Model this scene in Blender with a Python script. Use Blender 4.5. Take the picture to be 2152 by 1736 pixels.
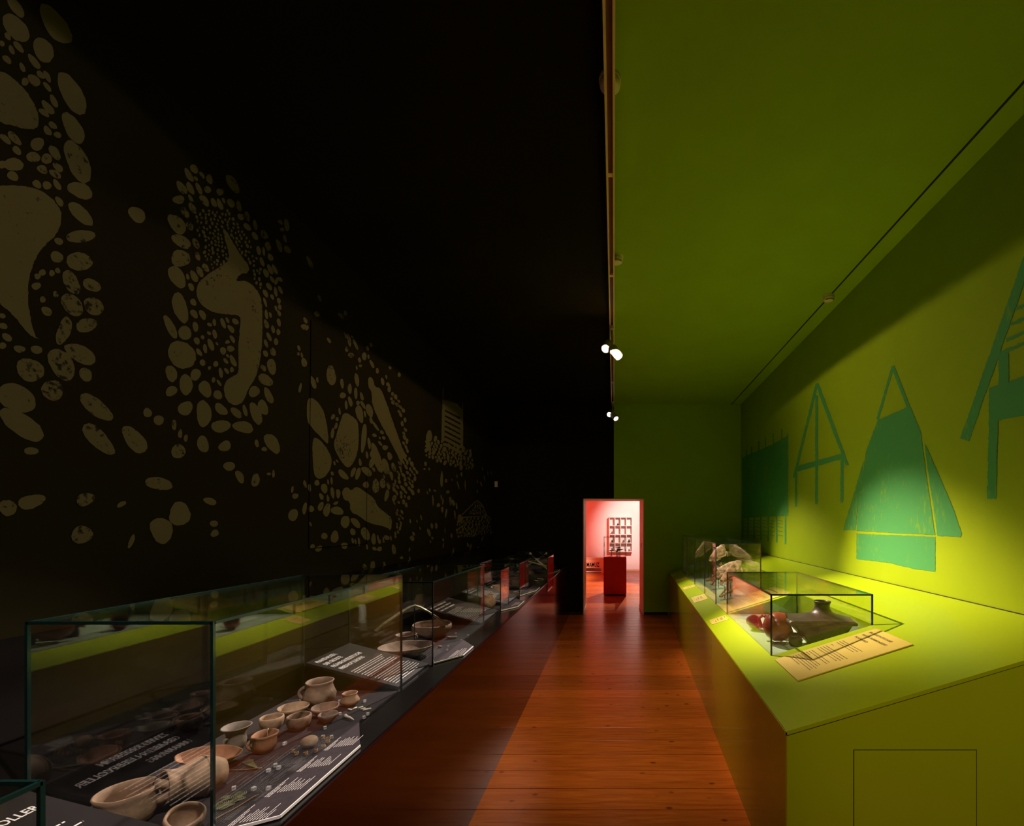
import bpy, bmesh, math, random
import numpy as np
from mathutils import Vector, Matrix, noise

for o in list(bpy.data.objects):
    bpy.data.objects.remove(o, do_unlink=True)
SC = bpy.context.scene
COL = SC.collection
random.seed(7)

# ------------------------------------------------------------------ camera
W, H = 2152, 1736
F = 960.0                      # focal length in pixels
PX, PY = 1290.0, 1097.0        # principal point (shift lens)
EYE = 1.65
cam_d = bpy.data.cameras.new('camera')
cam_d.sensor_fit = 'HORIZONTAL'; cam_d.sensor_width = 36.0
cam_d.lens = 36.0 * F / W
cam_d.shift_x = (W / 2 - PX) / W
cam_d.shift_y = (PY - H / 2) / W
cam_d.clip_start = 0.02
cam = bpy.data.objects.new('camera', cam_d); COL.objects.link(cam)
cam.location = (0, 0, EYE); cam.rotation_euler = (math.pi / 2, 0, 0)
SC.camera = cam

# ------------------------------------------------------------------ world, exposure
w = bpy.data.worlds.new('world'); SC.world = w
w.use_nodes = True
w.node_tree.nodes['Background'].inputs[0].default_value = (0.9, 0.8, 0.7, 1)
w.node_tree.nodes['Background'].inputs[1].default_value = 0.0
SC.view_settings.view_transform = 'Standard'
SC.view_settings.look = 'None'
SC.view_settings.exposure = 0.0
SC.view_settings.gamma = 1.0
SC.view_settings.use_curve_mapping = False
try:
    SC.cycles.transparent_max_bounces = 48
    SC.cycles.max_bounces = 10
    SC.cycles.glossy_bounces = 6
    SC.cycles.sample_clamp_indirect = 4.0
except Exception:
    pass

# ------------------------------------------------------------------ lights of the lighting track, plus added fills
def spot(name, loc, target, power, size, blend=0.35, radius=0.03, color=(1, 0.84, 0.70)):
    d = bpy.data.lights.new(name, 'SPOT')
    d.energy = power; d.spot_size = math.radians(size); d.spot_blend = blend
    d.shadow_soft_size = radius; d.color = color
    o = bpy.data.objects.new(name, d); COL.objects.link(o)
    o.location = loc
    o.rotation_euler = (Vector(target) - Vector(loc)).to_track_quat('-Z', 'Y').to_euler()
    return o
WARM = (1, 0.80, 0.66)
LAMP_A = ((0.02, 4.62, 3.36), (1.92, 3.20, 0.62))
LAMP_B = ((-0.07, 4.72, 3.46), (-1.08, 1.70, 0.95))
LAMP_C = ((0.01, 7.55, 3.39), (1.42, 5.75, 1.20))
LAMP_D = ((-0.06, 7.62, 3.46), (-1.22, 3.75, 0.98))
def lamp_light(name, L, power, size, blend, push=0.10, col=WARM):
    a, b = Vector(L[0]), Vector(L[1])
    d = (b - a).normalized()
    return spot(name, a + d * push, b, power, size, blend, color=col)
GOLD = (1, 0.70, 0.47)
lamp_light('light_a', LAMP_A, 1250, 47, 1.0, col=(1, 0.66, 0.52))
spot('light_a_spill', (0.0, 4.55, 3.36), (0.0, 4.56, 0.0), 52, 172, 0.04, color=GOLD)   # wide stray light below lamp height
lamp_light('light_b', LAMP_B, 950, 36, 0.5, col=(1, 0.84, 0.74))
lamp_light('light_c', LAMP_C, 620, 42, 0.8, col=GOLD)
lamp_light('light_d', LAMP_D, 460, 24, 0.5, col=(1, 0.84, 0.74))
# unseen lamps of the same track (e, h) and added fills (f, g, m)
spot('light_e', (0.0, 0.45, 3.50), (-1.10, 1.22, 0.95), 290, 31, 0.5, color=(1, 0.84, 0.74))
spot('light_f_fill', (0.0, 0.3, 3.50), (-2.17, 1.9, 2.35), 45, 50, 0.12, color=WARM)  # added to imitate a patch of stray light on the black wall
spot('light_g_fill', (0.0, 2.0, 3.50), (0.06, 4.3, 0.0), 260, 60, 0.9, color=GOLD)  # added to light the floor evenly, no lamp hangs here
spot('light_h', (0.0, -0.6, 3.50), (1.75, 1.95, 0.55), 240, 42, 0.9, color=(1, 0.56, 0.36))
spot('light_m_fill', (0.0, 1.5, 3.50), (1.28, 5.55, 1.12), 620, 15, 0.6, color=GOLD)  # added to light the skulls from the front
# room beyond the doorway
spot('light_i', (1.3, 11.6, 3.1), (0.75, 15.3, 1.5), 850, 44, 0.8, color=(1, 0.82, 0.74))
spot('light_j_fill', (0.4, 12.6, 3.1), (-1.7, 13.2, 1.6), 1700, 80, 0.6, color=(1, 0.72, 0.6))  # added to wash the red wall so that it bounces red light
spot('light_k', (0.6, 12.6, 3.1), (-0.5, 11.0, 0.0), 900, 60, 0.5, color=(1, 0.66, 0.48))

# ------------------------------------------------------------------ pixel helpers (a pixel meets a known plane)
def at_z(x, y, z):
    u = (EYE - z) / (y - PY)
    return ((x - PX) * u, u * F)
def on_left(x, y, X=-2.17):
    u = X / (x - PX)
    return Vector((X, u * F, EYE + (PY - y) * u))
def wall_r(Y):
    return 2.259 + 0.0275 * (Y - 8.12)
def on_right(x, y):
    Y = (2.259 - 0.0275 * 8.12) / ((x - PX) / F - 0.0275)
    u = Y / F
    return Vector((wall_r(Y), Y, EYE + (PY - y) * u))

# ------------------------------------------------------------------ materials
def new_mat(name):
    m = bpy.data.materials.new(name); m.use_nodes = True
    nt = m.node_tree
    b = nt.nodes['Principled BSDF']
    return m, nt, b
def lin(c):
    return tuple(((v / 255) / 12.92 if v / 255 <= 0.04045 else ((v / 255 + 0.055) / 1.055) ** 2.4) for v in c)
def simple(name, col, rough=0.5, metal=0.0, var=0.0, scale=8.0, bump=0.0, spec=0.5, coat=0.0, stretch=None):
    m, nt, b = new_mat(name)
    b.inputs['Roughness'].default_value = rough
    b.inputs['Metallic'].default_value = metal
    b.inputs['Specular IOR Level'].default_value = spec
    b.inputs['Coat Weight'].default_value = coat
    tc = nt.nodes.new('ShaderNodeTexCoord')
    src = tc.outputs['Object']
    if stretch:
        mp = nt.nodes.new('ShaderNodeMapping'); mp.inputs['Scale'].default_value = stretch
        nt.links.new(src, mp.inputs[0]); src = mp.outputs[0]
    nz = nt.nodes.new('ShaderNodeTexNoise')
    nz.inputs['Scale'].default_value = scale; nz.inputs['Detail'].default_value = 6
    nt.links.new(src, nz.inputs['Vector'])
    rp = nt.nodes.new('ShaderNodeValToRGB')
    rp.color_ramp.elements[0].position = 0.3; rp.color_ramp.elements[1].position = 0.72
    rp.color_ramp.elements[0].color = tuple(max(0, c * (1 - var)) for c in col) + (1,)
    rp.color_ramp.elements[1].color = tuple(min(1, c * (1 + var)) for c in col) + (1,)
    nt.links.new(nz.outputs[0], rp.inputs[0])
    nt.links.new(rp.outputs[0], b.inputs['Base Color'])
    if bump:
        bp = nt.nodes.new('ShaderNodeBump'); bp.inputs['Strength'].default_value = bump
        bp.inputs['Distance'].default_value = 0.01
        nt.links.new(nz.outputs[0], bp.inputs['Height']); nt.links.new(bp.outputs[0], b.inputs['Normal'])
    return m
def emit(name, col, s):
    m, nt, b = new_mat(name)
    b.inputs['Base Color'].default_value = (*col, 1)
    b.inputs['Emission Color'].default_value = (*col, 1)
    b.inputs['Emission Strength'].default_value = s
    return m

def glass_mat(name, tint):
    m, nt, b = new_mat(name)
    nt.nodes.remove(b)
    out = nt.nodes['Material Output']
    geo = nt.nodes.new('ShaderNodeNewGeometry')
    ma = nt.nodes.new('ShaderNodeMath'); ma.operation = 'MULTIPLY_ADD'
    ma.inputs[1].default_value = 1 / 1.5 - 1.5; ma.inputs[2].default_value = 1.5
    nt.links.new(geo.outputs['Backfacing'], ma.inputs[0])
    fr = nt.nodes.new('ShaderNodeFresnel'); nt.links.new(ma.outputs[0], fr.inputs['IOR'])
    tr = nt.nodes.new('ShaderNodeBsdfTransparent'); tr.inputs[0].default_value = (*tint, 1)
    gl = nt.nodes.new('ShaderNodeBsdfGlossy'); gl.inputs['Roughness'].default_value = 0.0
    gl.inputs['Color'].default_value = (1, 1, 1, 1)
    mx = nt.nodes.new('ShaderNodeMixShader')
    nt.links.new(fr.outputs[0], mx.inputs[0]); nt.links.new(tr.outputs[0], mx.inputs[1]); nt.links.new(gl.outputs[0], mx.inputs[2])
    nt.links.new(mx.outputs[0], out.inputs[0])
    return m

def wood_mat():
    m, nt, b = new_mat('floor_pine')
    N = nt.nodes.new; L = nt.links.new
    geo = N('ShaderNodeNewGeometry')
    oi = N('ShaderNodeObjectInfo')
    off = N('ShaderNodeVectorMath'); off.operation = 'MULTIPLY'
    cx = N('ShaderNodeCombineXYZ')
    mul = N('ShaderNodeMath'); mul.operation = 'MULTIPLY'; mul.inputs[1].default_value = 37.0
    L(oi.outputs['Random'], mul.inputs[0]); L(mul.outputs[0], cx.inputs[0]); L(mul.outputs[0], cx.inputs[2])
    add = N('ShaderNodeVectorMath'); add.operation = 'ADD'
    L(geo.outputs['Position'], add.inputs[0]); L(cx.outputs[0], add.inputs[1])
    mp = N('ShaderNodeMapping'); mp.inputs['Scale'].default_value = (1.2, 16, 1)
    L(add.outputs[0], mp.inputs[0])
    n1 = N('ShaderNodeTexNoise'); n1.inputs['Scale'].default_value = 3.2; n1.inputs['Detail'].default_value = 8
    n1.inputs['Distortion'].default_value = 0.6
    L(mp.outputs[0], n1.inputs['Vector'])
    r1 = N('ShaderNodeValToRGB')
    e = r1.color_ramp.elements
    e[0].position = 0.25; e[0].color = (0.30, 0.068, 0.007, 1)
    e[1].position = 0.78; e[1].color = (0.54, 0.150, 0.018, 1)
    L(n1.outputs[0], r1.inputs[0])
    # per-plank tone
    mr = N('ShaderNodeMapRange'); mr.inputs[3].default_value = 0.78; mr.inputs[4].default_value = 1.12
    L(oi.outputs['Random'], mr.inputs[0])
    tone = N('ShaderNodeMixRGB'); tone.blend_type = 'MULTIPLY'; tone.inputs[0].default_value = 1
    L(r1.outputs[0], tone.inputs[1]); L(mr.outputs[0], tone.inputs[2])
    # knots
    mk = N('ShaderNodeMapping'); mk.inputs['Scale'].default_value = (3.0, 5.2, 1)
    L(add.outputs[0], mk.inputs[0])
    vo = N('ShaderNodeTexVoronoi'); vo.inputs['Scale'].default_value = 1.75
    L(mk.outputs[0], vo.inputs['Vector'])
    nk = N('ShaderNodeTexNoise'); nk.inputs['Scale'].default_value = 22
    L(add.outputs[0], nk.inputs['Vector'])
    nm = N('ShaderNodeMath'); nm.operation = 'MULTIPLY_ADD'; nm.inputs[1].default_value = 0.09; nm.inputs[2].default_value = -0.045
    L(nk.outputs[0], nm.inputs[0])
    sm = N('ShaderNodeMath'); sm.operation = 'ADD'
    L(vo.outputs['Distance'], sm.inputs[0]); L(nm.outputs[0], sm.inputs[1])
    r2 = N('ShaderNodeValToRGB')
    r2.color_ramp.elements[0].position = 0.055; r2.color_ramp.elements[0].color = (1, 1, 1, 1)
    r2.color_ramp.elements[1].position = 0.14; r2.color_ramp.elements[1].color = (0, 0, 0, 1)
    L(sm.outputs[0], r2.inputs[0])
    kf = N('ShaderNodeMath'); kf.operation = 'MULTIPLY'; kf.inputs[1].default_value = 0.75
    L(r2.outputs[0], kf.inputs[0])
    kn = N('ShaderNodeMixRGB'); kn.inputs[2].default_value = (0.06, 0.014, 0.005, 1)
    L(kf.outputs[0], kn.inputs[0]); L(tone.outputs[0], kn.inputs[1])
    L(kn.outputs[0], b.inputs['Base Color'])
    b.inputs['Roughness'].default_value = 0.25
    b.inputs['Specular IOR Level'].default_value = 0.25
    bp = N('ShaderNodeBump'); bp.inputs['Strength'].default_value = 0.12; bp.inputs['Distance'].default_value = 0.004
    L(n1.outputs[0], bp.inputs['Height']); L(bp.outputs[0], b.inputs['Normal'])
    return m

def paint_over(name, col, under, rough, fleck_scale=26, thr=0.62, stretch=(1, 1, 1)):
    """dry brushed wall paint: flecks of the coat underneath show through"""
    m, nt, b = new_mat(name)
    N = nt.nodes.new; L = nt.links.new
    geo = N('ShaderNodeNewGeometry')
    mp = N('ShaderNodeMapping'); mp.inputs['Scale'].default_value = stretch
    L(geo.outputs['Position'], mp.inputs[0])
    n1 = N('ShaderNodeTexNoise'); n1.inputs['Scale'].default_value = fleck_scale; n1.inputs['Detail'].default_value = 5
    n2 = N('ShaderNodeTexNoise'); n2.inputs['Scale'].default_value = 2.6; n2.inputs['Detail'].default_value = 2
    L(mp.outputs[0], n1.inputs['Vector']); L(geo.outputs['Position'], n2.inputs['Vector'])
    ad = N('ShaderNodeMath'); ad.operation = 'MULTIPLY_ADD'; ad.inputs[1].default_value = 0.55
    L(n2.outputs[0], ad.inputs[0])
    mul = N('ShaderNodeMath'); mul.operation = 'MULTIPLY'; mul.inputs[1].default_value = 0.72
    L(n1.outputs[0], mul.inputs[0]); L(mul.outputs[0], ad.inputs[2])
    rp = N('ShaderNodeValToRGB')
    rp.color_ramp.elements[0].position = thr; rp.color_ramp.elements[0].color = (*col, 1)
    rp.color_ramp.elements[1].position = thr + 0.09; rp.color_ramp.elements[1].color = (*under, 1)
    L(ad.outputs[0], rp.inputs[0]); L(rp.outputs[0], b.inputs['Base Color'])
    b.inputs['Roughness'].default_value = rough
    b.inputs['Specular IOR Level'].default_value = 0.1
    return m

M = {}
GREEN = (0.335, 0.515, 0.008)
M['green_wall'] = simple('green_wall_paint', GREEN, 0.75, var=0.04, scale=3, spec=0.12)
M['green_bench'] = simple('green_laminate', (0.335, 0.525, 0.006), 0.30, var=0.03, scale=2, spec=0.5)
M['green_reflect_tint'] = simple('green_laminate_reflect_tint', (0.30, 0.29, 0.004), 0.14, var=0.03, scale=2, spec=0.35)  # same green laminate, with the floor's brown reflection mixed into its colour
M['seam'] = simple('dark_seam', (0.02, 0.025, 0.003), 0.7)
M['black_wall'] = simple('black_wall_paint', (0.0150, 0.0118, 0.0034), 0.9, var=0.12, scale=2, spec=0.05)
M['black_top'] = simple('black_satin_board', (0.0055, 0.0045, 0.0042), 0.2, var=0.1, scale=4, spec=0.3)
M['black_gloss'] = simple('black_gloss_panel', (0.013, 0.0012, 0.0005), 0.10, var=0.1, scale=3, spec=0.5)
M['dark_board'] = simple('charcoal_text_board', (0.017, 0.0135, 0.0140), 0.45, var=0.08, scale=8, spec=0.25)
M['plum'] = simple('charcoal_display_cloth', (0.034, 0.027, 0.030), 0.9, var=0.12, scale=60, bump=0.05, spec=0.1)
M['aqua'] = simple('pale_aqua_display_board', (0.36, 0.55, 0.40), 0.6, var=0.03, scale=20)
M['paper'] = simple('cream_text_board', (0.57, 0.52, 0.085), 0.55, var=0.03, scale=10)
M['ink'] = simple('dark_print', (0.07, 0.055, 0.015), 0.6)
M['black_print'] = simple('matt_black_print', (0.004, 0.004, 0.004), 1.0, spec=0.0)
M['white_ink'] = simple('white_print', (0.80, 0.74, 0.72), 0.6)
M['grey_ink'] = simple('grey_print', (0.13, 0.115, 0.115), 0.7)
M['stone_paint'] = paint_over('olive_stone_paint', (0.118, 0.100, 0.042), (0.020, 0.017, 0.010), 0.9, 56, 0.72)
M['teal_paint'] = paint_over('teal_mural_paint', (0.080, 0.37, 0.105), (0.16, 0.43, 0.05), 0.6, 15, 0.70, (3, 3, 1.0))
M['wood'] = wood_mat()
M['glass'] = glass_mat('case_glass', (0.985, 0.995, 0.985))
M['glass_edge'] = simple('green_glass_edge', (0.004, 0.017, 0.015), 0.12, spec=0.6)
M['white'] = simple('white_wall_paint', (0.80, 0.74, 0.70), 0.6, var=0.03, scale=3, spec=0.3)
M['jamb'] = simple('pale_jamb_paint', (0.88, 0.70, 0.60), 0.5, var=0.03, scale=4)
M['red_wall'] = simple('red_wall_paint', (0.62, 0.055, 0.035), 0.6, var=0.04, scale=3)
M['red_plinth'] = simple('crimson_plinth_lacquer', (0.62, 0.010, 0.012), 0.4, var=0.03, scale=3)
M['track'] = simple('track_aluminium', (0.95, 0.64, 0.30), 0.45, var=0.05)
M['track_in'] = simple('track_slot_brown', (0.22, 0.085, 0.035), 0.6, var=0.1)
M['lamp'] = simple('lamp_housing_beige', (0.45, 0.40, 0.30), 0.4, var=0.04)
M['bulb'] = emit('lamp_lens_glow', (1, 0.93, 0.86), 9)
M['detector'] = simple('detector_plastic', (0.80, 0.70, 0.50), 0.45, var=0.03)
M['detector_slot'] = simple('detector_slot', (0.12, 0.10, 0.04), 0.6)
M['clay'] = simple('buff_clay', (0.36, 0.225, 0.145), 0.75, var=0.35, scale=26, bump=0.35)
M['clay_dark'] = simple('brown_clay', (0.235, 0.145, 0.10), 0.7, var=0.42, scale=24, bump=0.35)
M['clay_orange'] = simple('orange_clay', (0.36, 0.17, 0.095), 0.75, var=0.35, scale=24, bump=0.35)
M['clay_grey'] = simple('grey_clay', (0.19, 0.145, 0.12), 0.65, var=0.4, scale=26, bump=0.3)
M['clay_black'] = simple('black_burnished_clay', (0.026, 0.018, 0.014), 0.42, var=0.35, scale=18, bump=0.25)
M['clay_red'] = simple('red_burnished_clay', (0.22, 0.048, 0.022), 0.28, var=0.25, scale=9, bump=0.1)
M['bone'] = simple('aged_bone', (0.66, 0.49, 0.35), 0.6, var=0.35, scale=22, bump=0.3)
M['bone_dark'] = simple('brown_bone', (0.45, 0.29, 0.19), 0.6, var=0.4, scale=20, bump=0.3)
M['bone_white'] = simple('pale_bone', (0.78, 0.68, 0.55), 0.55, var=0.12, scale=40)
M['bronze'] = simple('green_bronze', (0.16, 0.15, 0.075), 0.5, metal=0.35, var=0.45, scale=40, bump=0.3)
M['copper'] = simple('brown_bronze_wire', (0.34, 0.19, 0.075), 0.4, metal=0.6, var=0.3, scale=40)
M['acrylic'] = simple('clear_acrylic', (0.95, 0.92, 0.92), 0.06, var=0.05, spec=1.0)
M['black_rod'] = simple('black_metal_rod', (0.012, 0.012, 0.010), 0.4, metal=0.5)
M['shelf_white'] = simple('white_shelf_lacquer', (0.80, 0.72, 0.68), 0.45, var=0.02)
M['crate'] = simple('pale_plywood', (0.62, 0.42, 0.27), 0.6, var=0.1, scale=5)
M['plate_cream'] = simple('cream_switch_plastic', (0.75, 0.70, 0.45), 0.5)
_ac = M['acrylic'].node_tree.nodes['Principled BSDF']
_ac.inputs['Transmission Weight'].default_value = 0.55

# ------------------------------------------------------------------ mesh helpers
class MB:
    def __init__(s):
        s.v = []; s.f = []; s.m = []
    def add(s, verts, faces, mi=0):
        n = len(s.v)
        s.v += [tuple(v) for v in verts]
        s.f += [tuple(i + n for i in f) for f in faces]
        s.m += [mi] * len(faces)
        return s
    def box(s, x0, x1, y0, y1, z0, z1, mi=0):
        v = [(x0, y0, z0), (x1, y0, z0), (x1, y1, z0), (x0, y1, z0), (x0, y0, z1), (x1, y0, z1), (x1, y1, z1), (x0, y1, z1)]
        return s.add(v, [(0, 3, 2, 1), (4, 5, 6, 7), (0, 1, 5, 4), (1, 2, 6, 5), (2, 3, 7, 6), (3, 0, 4, 7)], mi)
    def hexa(s, b, t, mi=0):
        """b, t: four bottom and four top corners, counter-clockwise from above"""
        return s.add(list(b) + list(t), [(0, 3, 2, 1), (4, 5, 6, 7), (0, 1, 5, 4), (1, 2, 6, 5), (2, 3, 7, 6), (3, 0, 4, 7)], mi)
    def prism(s, poly, off, mi=0):
        """closed polygon of 3D points extruded by vector off"""
        n = len(poly); off = Vector(off)
        v = [Vector(p) for p in poly] + [Vector(p) + off for p in poly]
        f = [tuple(range(n - 1, -1, -1)), tuple(range(n, 2 * n))]
        f += [(i, (i + 1) % n, n + (i + 1) % n, n + i) for i in range(n)]
        return s.add(v, f, mi)
    def tube(s, pts, r, seg=8, mi=0, cap=True, closed=False):
        pts = [Vector(p) for p in pts]
        n = len(pts)
        rs = r if isinstance(r, (list, tuple)) else [r] * n
        vs = []; up = None
        for i, p in enumerate(pts):
            if closed:
                t = (pts[(i + 1) % n] - pts[i - 1]).normalized()
            else:
                t = (pts[min(i + 1, n - 1)] - pts[max(i - 1, 0)]).normalized()
            if up is None:
                up = t.orthogonal().normalized()
            a = (up - t * up.dot(t))
            a = a.normalized() if a.length > 1e-6 else t.orthogonal().normalized()
            up = a; b = t.cross(a)
            for k in range(seg):
                an = 2 * math.pi * k / seg
                vs.append(p + (a * math.cos(an) + b * math.sin(an)) * rs[i])
        fs = []
        for i in range(n if closed else n - 1):
            j = (i + 1) % n
            for k in range(seg):
                k2 = (k + 1) % seg
                fs.append((i * seg + k, i * seg + k2, j * seg + k2, j * seg + k))
        if cap and not closed:
            fs.append(tuple(range(seg - 1, -1, -1))); fs.append(tuple((n - 1) * seg + k for k in range(seg)))
        return s.add(vs, fs, mi)
    def lathe(s, prof, seg=36, mi=0, wob=0.0, seed=0.0, sx=1.0, sy=1.0):
        vs = []; n = len(prof)
        for k in range(seg):
            an = 2 * math.pi * k / seg
            c, sn = math.cos(an), math.sin(an)
            for (r, z) in prof:
                q = 1.0
                dz = 0.0
                if wob:
                    q += wob * noise.noise((c * 1.6 + seed, sn * 1.6, z * 9 + seed))
                    dz = wob * 0.35 * r * noise.noise((c * 1.3 - seed, sn * 1.3, seed * 2))
                vs.append((r * c * q * sx, r * sn * q * sy, z + dz * min(1, z * 30)))
        fs = []
        for k in range(seg):
            k2 = (k + 1) % seg
            for i in range(n - 1):
                fs.append((k * n + i, k2 * n + i, k2 * n + i + 1, k * n + i + 1))
        return s.add(vs, fs, mi)
    def build(s, name, mats, parent=None, smooth=False, loc=None, rot=None, scale=None):
        me = bpy.data.meshes.new(name)
        me.from_pydata(s.v, [], s.f)
        if not isinstance(mats, (list, tuple)):
            mats = [mats]
        for m in mats:
            me.materials.append(M[m] if isinstance(m, str) else m)
        me.polygons.foreach_set('material_index', s.m)
        if smooth:
            me.polygons.foreach_set('use_smooth', [True] * len(me.polygons))
        me.update()
        return link(name, me, parent, loc, rot, scale)
def link(name, me, parent=None, loc=None, rot=None, scale=None):
    o = bpy.data.objects.new(name, me); COL.objects.link(o)
    if parent: o.parent = parent
    if loc is not None: o.location = loc
    if rot is not None: o.rotation_euler = rot
    if scale is not None: o.scale = scale
    return o
def fixnormals(o):
    bm = bmesh.new(); bm.from_mesh(o.data)
    bmesh.ops.recalc_face_normals(bm, faces=bm.faces); bm.to_mesh(o.data); bm.free()
    return o
def tag(o, label, cat, group=None):
    o['label'] = label; o['category'] = cat
    if group: o['group'] = group
    return o
def struct(o):
    o['kind'] = 'structure'; return o
def empty(name, loc=(0, 0, 0), rz=0.0):
    o = bpy.data.objects.new(name, None); COL.objects.link(o)
    o.location = loc; o.rotation_euler = (0, 0, rz); o.empty_display_size = 0.05
    return o
def copy_tree(o, parent=None):
    c = o.copy(); COL.objects.link(c); c.parent = parent
    for ch in list(o.children):
        copy_tree(ch, c)
    return c

def text_mesh(txt, parent, origin, xd, yd, length, height, mat, name='lettering', lift=0.0012, thick=0.0):
    cu = bpy.data.curves.new('t', 'FONT'); cu.body = txt; cu.size = 1.0; cu.resolution_u = 2
    cu.offset = 0.018
    ob = bpy.data.objects.new('t', cu); COL.objects.link(ob)
    dg = bpy.context.evaluated_depsgraph_get()
    me = bpy.data.meshes.new_from_object(ob.evaluated_get(dg))
    bpy.data.objects.remove(ob, do_unlink=True); bpy.data.curves.remove(cu)
    xs = [v.co.x for v in me.vertices]; ys = [v.co.y for v in me.vertices]
    w_ = max(xs) - min(xs); x0 = min(xs)
    xd = Vector(xd).normalized(); yd = Vector(yd).normalized(); nd = xd.cross(yd)
    for v in me.vertices:
        p = Vector(origin) + xd * ((v.co.x - x0) / w_ * length) + yd * (v.co.y / 0.72 * height) + nd * lift
        v.co = p
    me.materials.clear(); me.materials.append(M[mat])
    me.name = name
    return link(name, me, parent)

def text_bars(parent, origin, xd, yd, rows, h, mat, name='text_lines', lift=0.0012, word=0.022):
    """rows: (offset along text, offset down, length); each row is broken into word-long dashes"""
    xd = Vector(xd).normalized(); yd = Vector(yd).normalized(); nd = xd.cross(yd)
    mb = MB(); rnd = random.Random(len(rows) * 13 + 5)
    for (a, d, l) in rows:
        x = a
        while x < a + l - 1e-5:
            ww = min(word * rnd.uniform(0.5, 1.5), a + l - x)
            p = Vector(origin) + xd * x - yd * d + nd * lift
            mb.add([p, p + xd * ww, p + xd * ww + yd * h, p + yd * h], [(0, 1, 2, 3)])
            x += ww + word * 0.14
    o = mb.build(name, mat, parent); o['kind'] = 'stuff'
    return o

# ------------------------------------------------------------------ signed-distance shapes (surface nets)
def sd_ell(P, c, r):
    q = (P - np.array(c)) / np.array(r)
    k = np.sqrt((q ** 2).sum(-1))
    return (k - 1) * min(r)
def sd_caps(P, a, b, ra, rb):
    a = np.array(a, float); b = np.array(b, float); d = b - a
    t = np.clip(((P - a) @ d) / (d @ d), 0, 1)
    return np.sqrt((((P - a) - t[..., None] * d) ** 2).sum(-1)) - (ra + (rb - ra) * t)
def sd_box(P, c, h, r=0.0):
    q = np.abs(P - np.array(c)) - np.array(h) + r
    return np.sqrt((np.maximum(q, 0) ** 2).sum(-1)) + np.minimum(q.max(-1), 0) - r
def smin(a, b, k):
    h = np.clip(0.5 + 0.5 * (b - a) / k, 0, 1)
    return b + (a - b) * h - k * h * (1 - h)
def smax(a, b, k):
    return -smin(-a, -b, k)
def nets(fn, lo, hi, n):
    lo = np.array(lo, float); hi = np.array(hi, float)
    st = (hi - lo).max() / n
    dims = np.ceil((hi - lo) / st).astype(int) + 2
    ax = [lo[i] - st * 0.5 + st * np.arange(dims[i]) for i in range(3)]
    P = np.stack(np.meshgrid(*ax, indexing='ij'), -1)
    V = fn(P)
    V[0] = V[-1] = 1; V[:, 0] = V[:, -1] = 1; V[:, :, 0] = V[:, :, -1] = 1
    nx, ny, nz = dims
    acc = np.zeros((nx - 1, ny - 1, nz - 1, 3)); cnt = np.zeros((nx - 1, ny - 1, nz - 1))
    corners = [(i, j, k) for i in (0, 1) for j in (0, 1) for k in (0, 1)]
    def sub(c):
        return V[c[0]:nx - 1 + c[0], c[1]:ny - 1 + c[1], c[2]:nz - 1 + c[2]]
    for a in corners:
        for d in range(3):
            if a[d] == 0:
                b = list(a); b[d] = 1
                va, vb = sub(a), sub(b)
                m = (va < 0) != (vb < 0)
                den = np.where(m, va - vb, 1.0)
                t = np.where(m, va / den, 0)
                for e in range(3):
                    acc[..., e] += np.where(m, a[e] + (t if e == d else 0), 0)
                cnt += m
    act = cnt > 0
    idx = -np.ones(act.shape, int); idx[act] = np.arange(act.sum())
    cells = np.argwhere(act)
    pos = acc[act] / cnt[act][:, None]
    verts = (cells + pos) * st + (lo - st * 0.5)
    faces = []
    S = V < 0
    for d in range(3):
        o1, o2 = [(1, 2), (2, 0), (0, 1)][d]
        sl0 = [slice(None)] * 3; sl1 = [slice(None)] * 3
        sl0[d] = slice(0, -1); sl1[d] = slice(1, None)
        chg = np.argwhere(S[tuple(sl0)] != S[tuple(sl1)])
        for c in chg:
            if c[o1] < 1 or c[o2] < 1 or c[o1] >= dims[o1] - 1 or c[o2] >= dims[o2] - 1: continue
            q = []
            for (p1, p2) in ((-1, -1), (0, -1), (0, 0), (-1, 0)):
                cc = c.copy(); cc[o1] += p1; cc[o2] += p2
                q.append(int(idx[tuple(cc)]))
            if min(q) < 0: continue
            if not S[tuple(c)]: q.reverse()
            faces.append(tuple(q))
    me = bpy.data.meshes.new('sdf')
    me.from_pydata([tuple(v) for v in verts], [], faces)
    me.polygons.foreach_set('use_smooth', [True] * len(me.polygons))
    me.update()
    return me
def nets_obj(name, fn, lo, hi, n, mat, parent=None, **kw):
    me = nets(fn, lo, hi, n); me.name = name
    me.materials.append(M[mat])
    return link(name, me, parent, kw.get('loc'), kw.get('rot'), kw.get('scale'))

# =================================================================== SETTING
XL, YE, ZC = -2.17, 8.12, 3.74
YB = -2.2                       # wall behind the camera
# floor: boards run across the room
PW = 0.2085
floor = struct(MB().box(-2.5, 2.6, YB, 15.6, -0.08, -0.026).build('floor', 'seam'))
def plank_mesh():
    mb = MB()
    x0, x1, h, g, bv = -2.5, 2.6, 0.026, 0.0026, 0.0004
    y0, y1 = g, PW - g
    prof = [(y0, -h), (y1, -h), (y1, -bv), (y1 - bv, 0), (y0 + bv, 0), (y0, -bv)]
    mb.prism([(x0, y, z) for y, z in prof], (x1 - x0, 0, 0))
    o = mb.build('plank', 'wood', floor); fixnormals(o)
    return o
pk = plank_mesh()
y_first = F * EYE / (1702 - PY)          # a joint of the boards
k0 = math.floor((y_first - (YB + 0.3)) / PW)
yy = y_first - k0 * PW
pk.location = (0, yy, 0); yy += PW
while yy < 15.4:
    c = pk.copy(); COL.objects.link(c); c.parent = floor; c.location = (0, yy, 0.0); yy += PW

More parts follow.
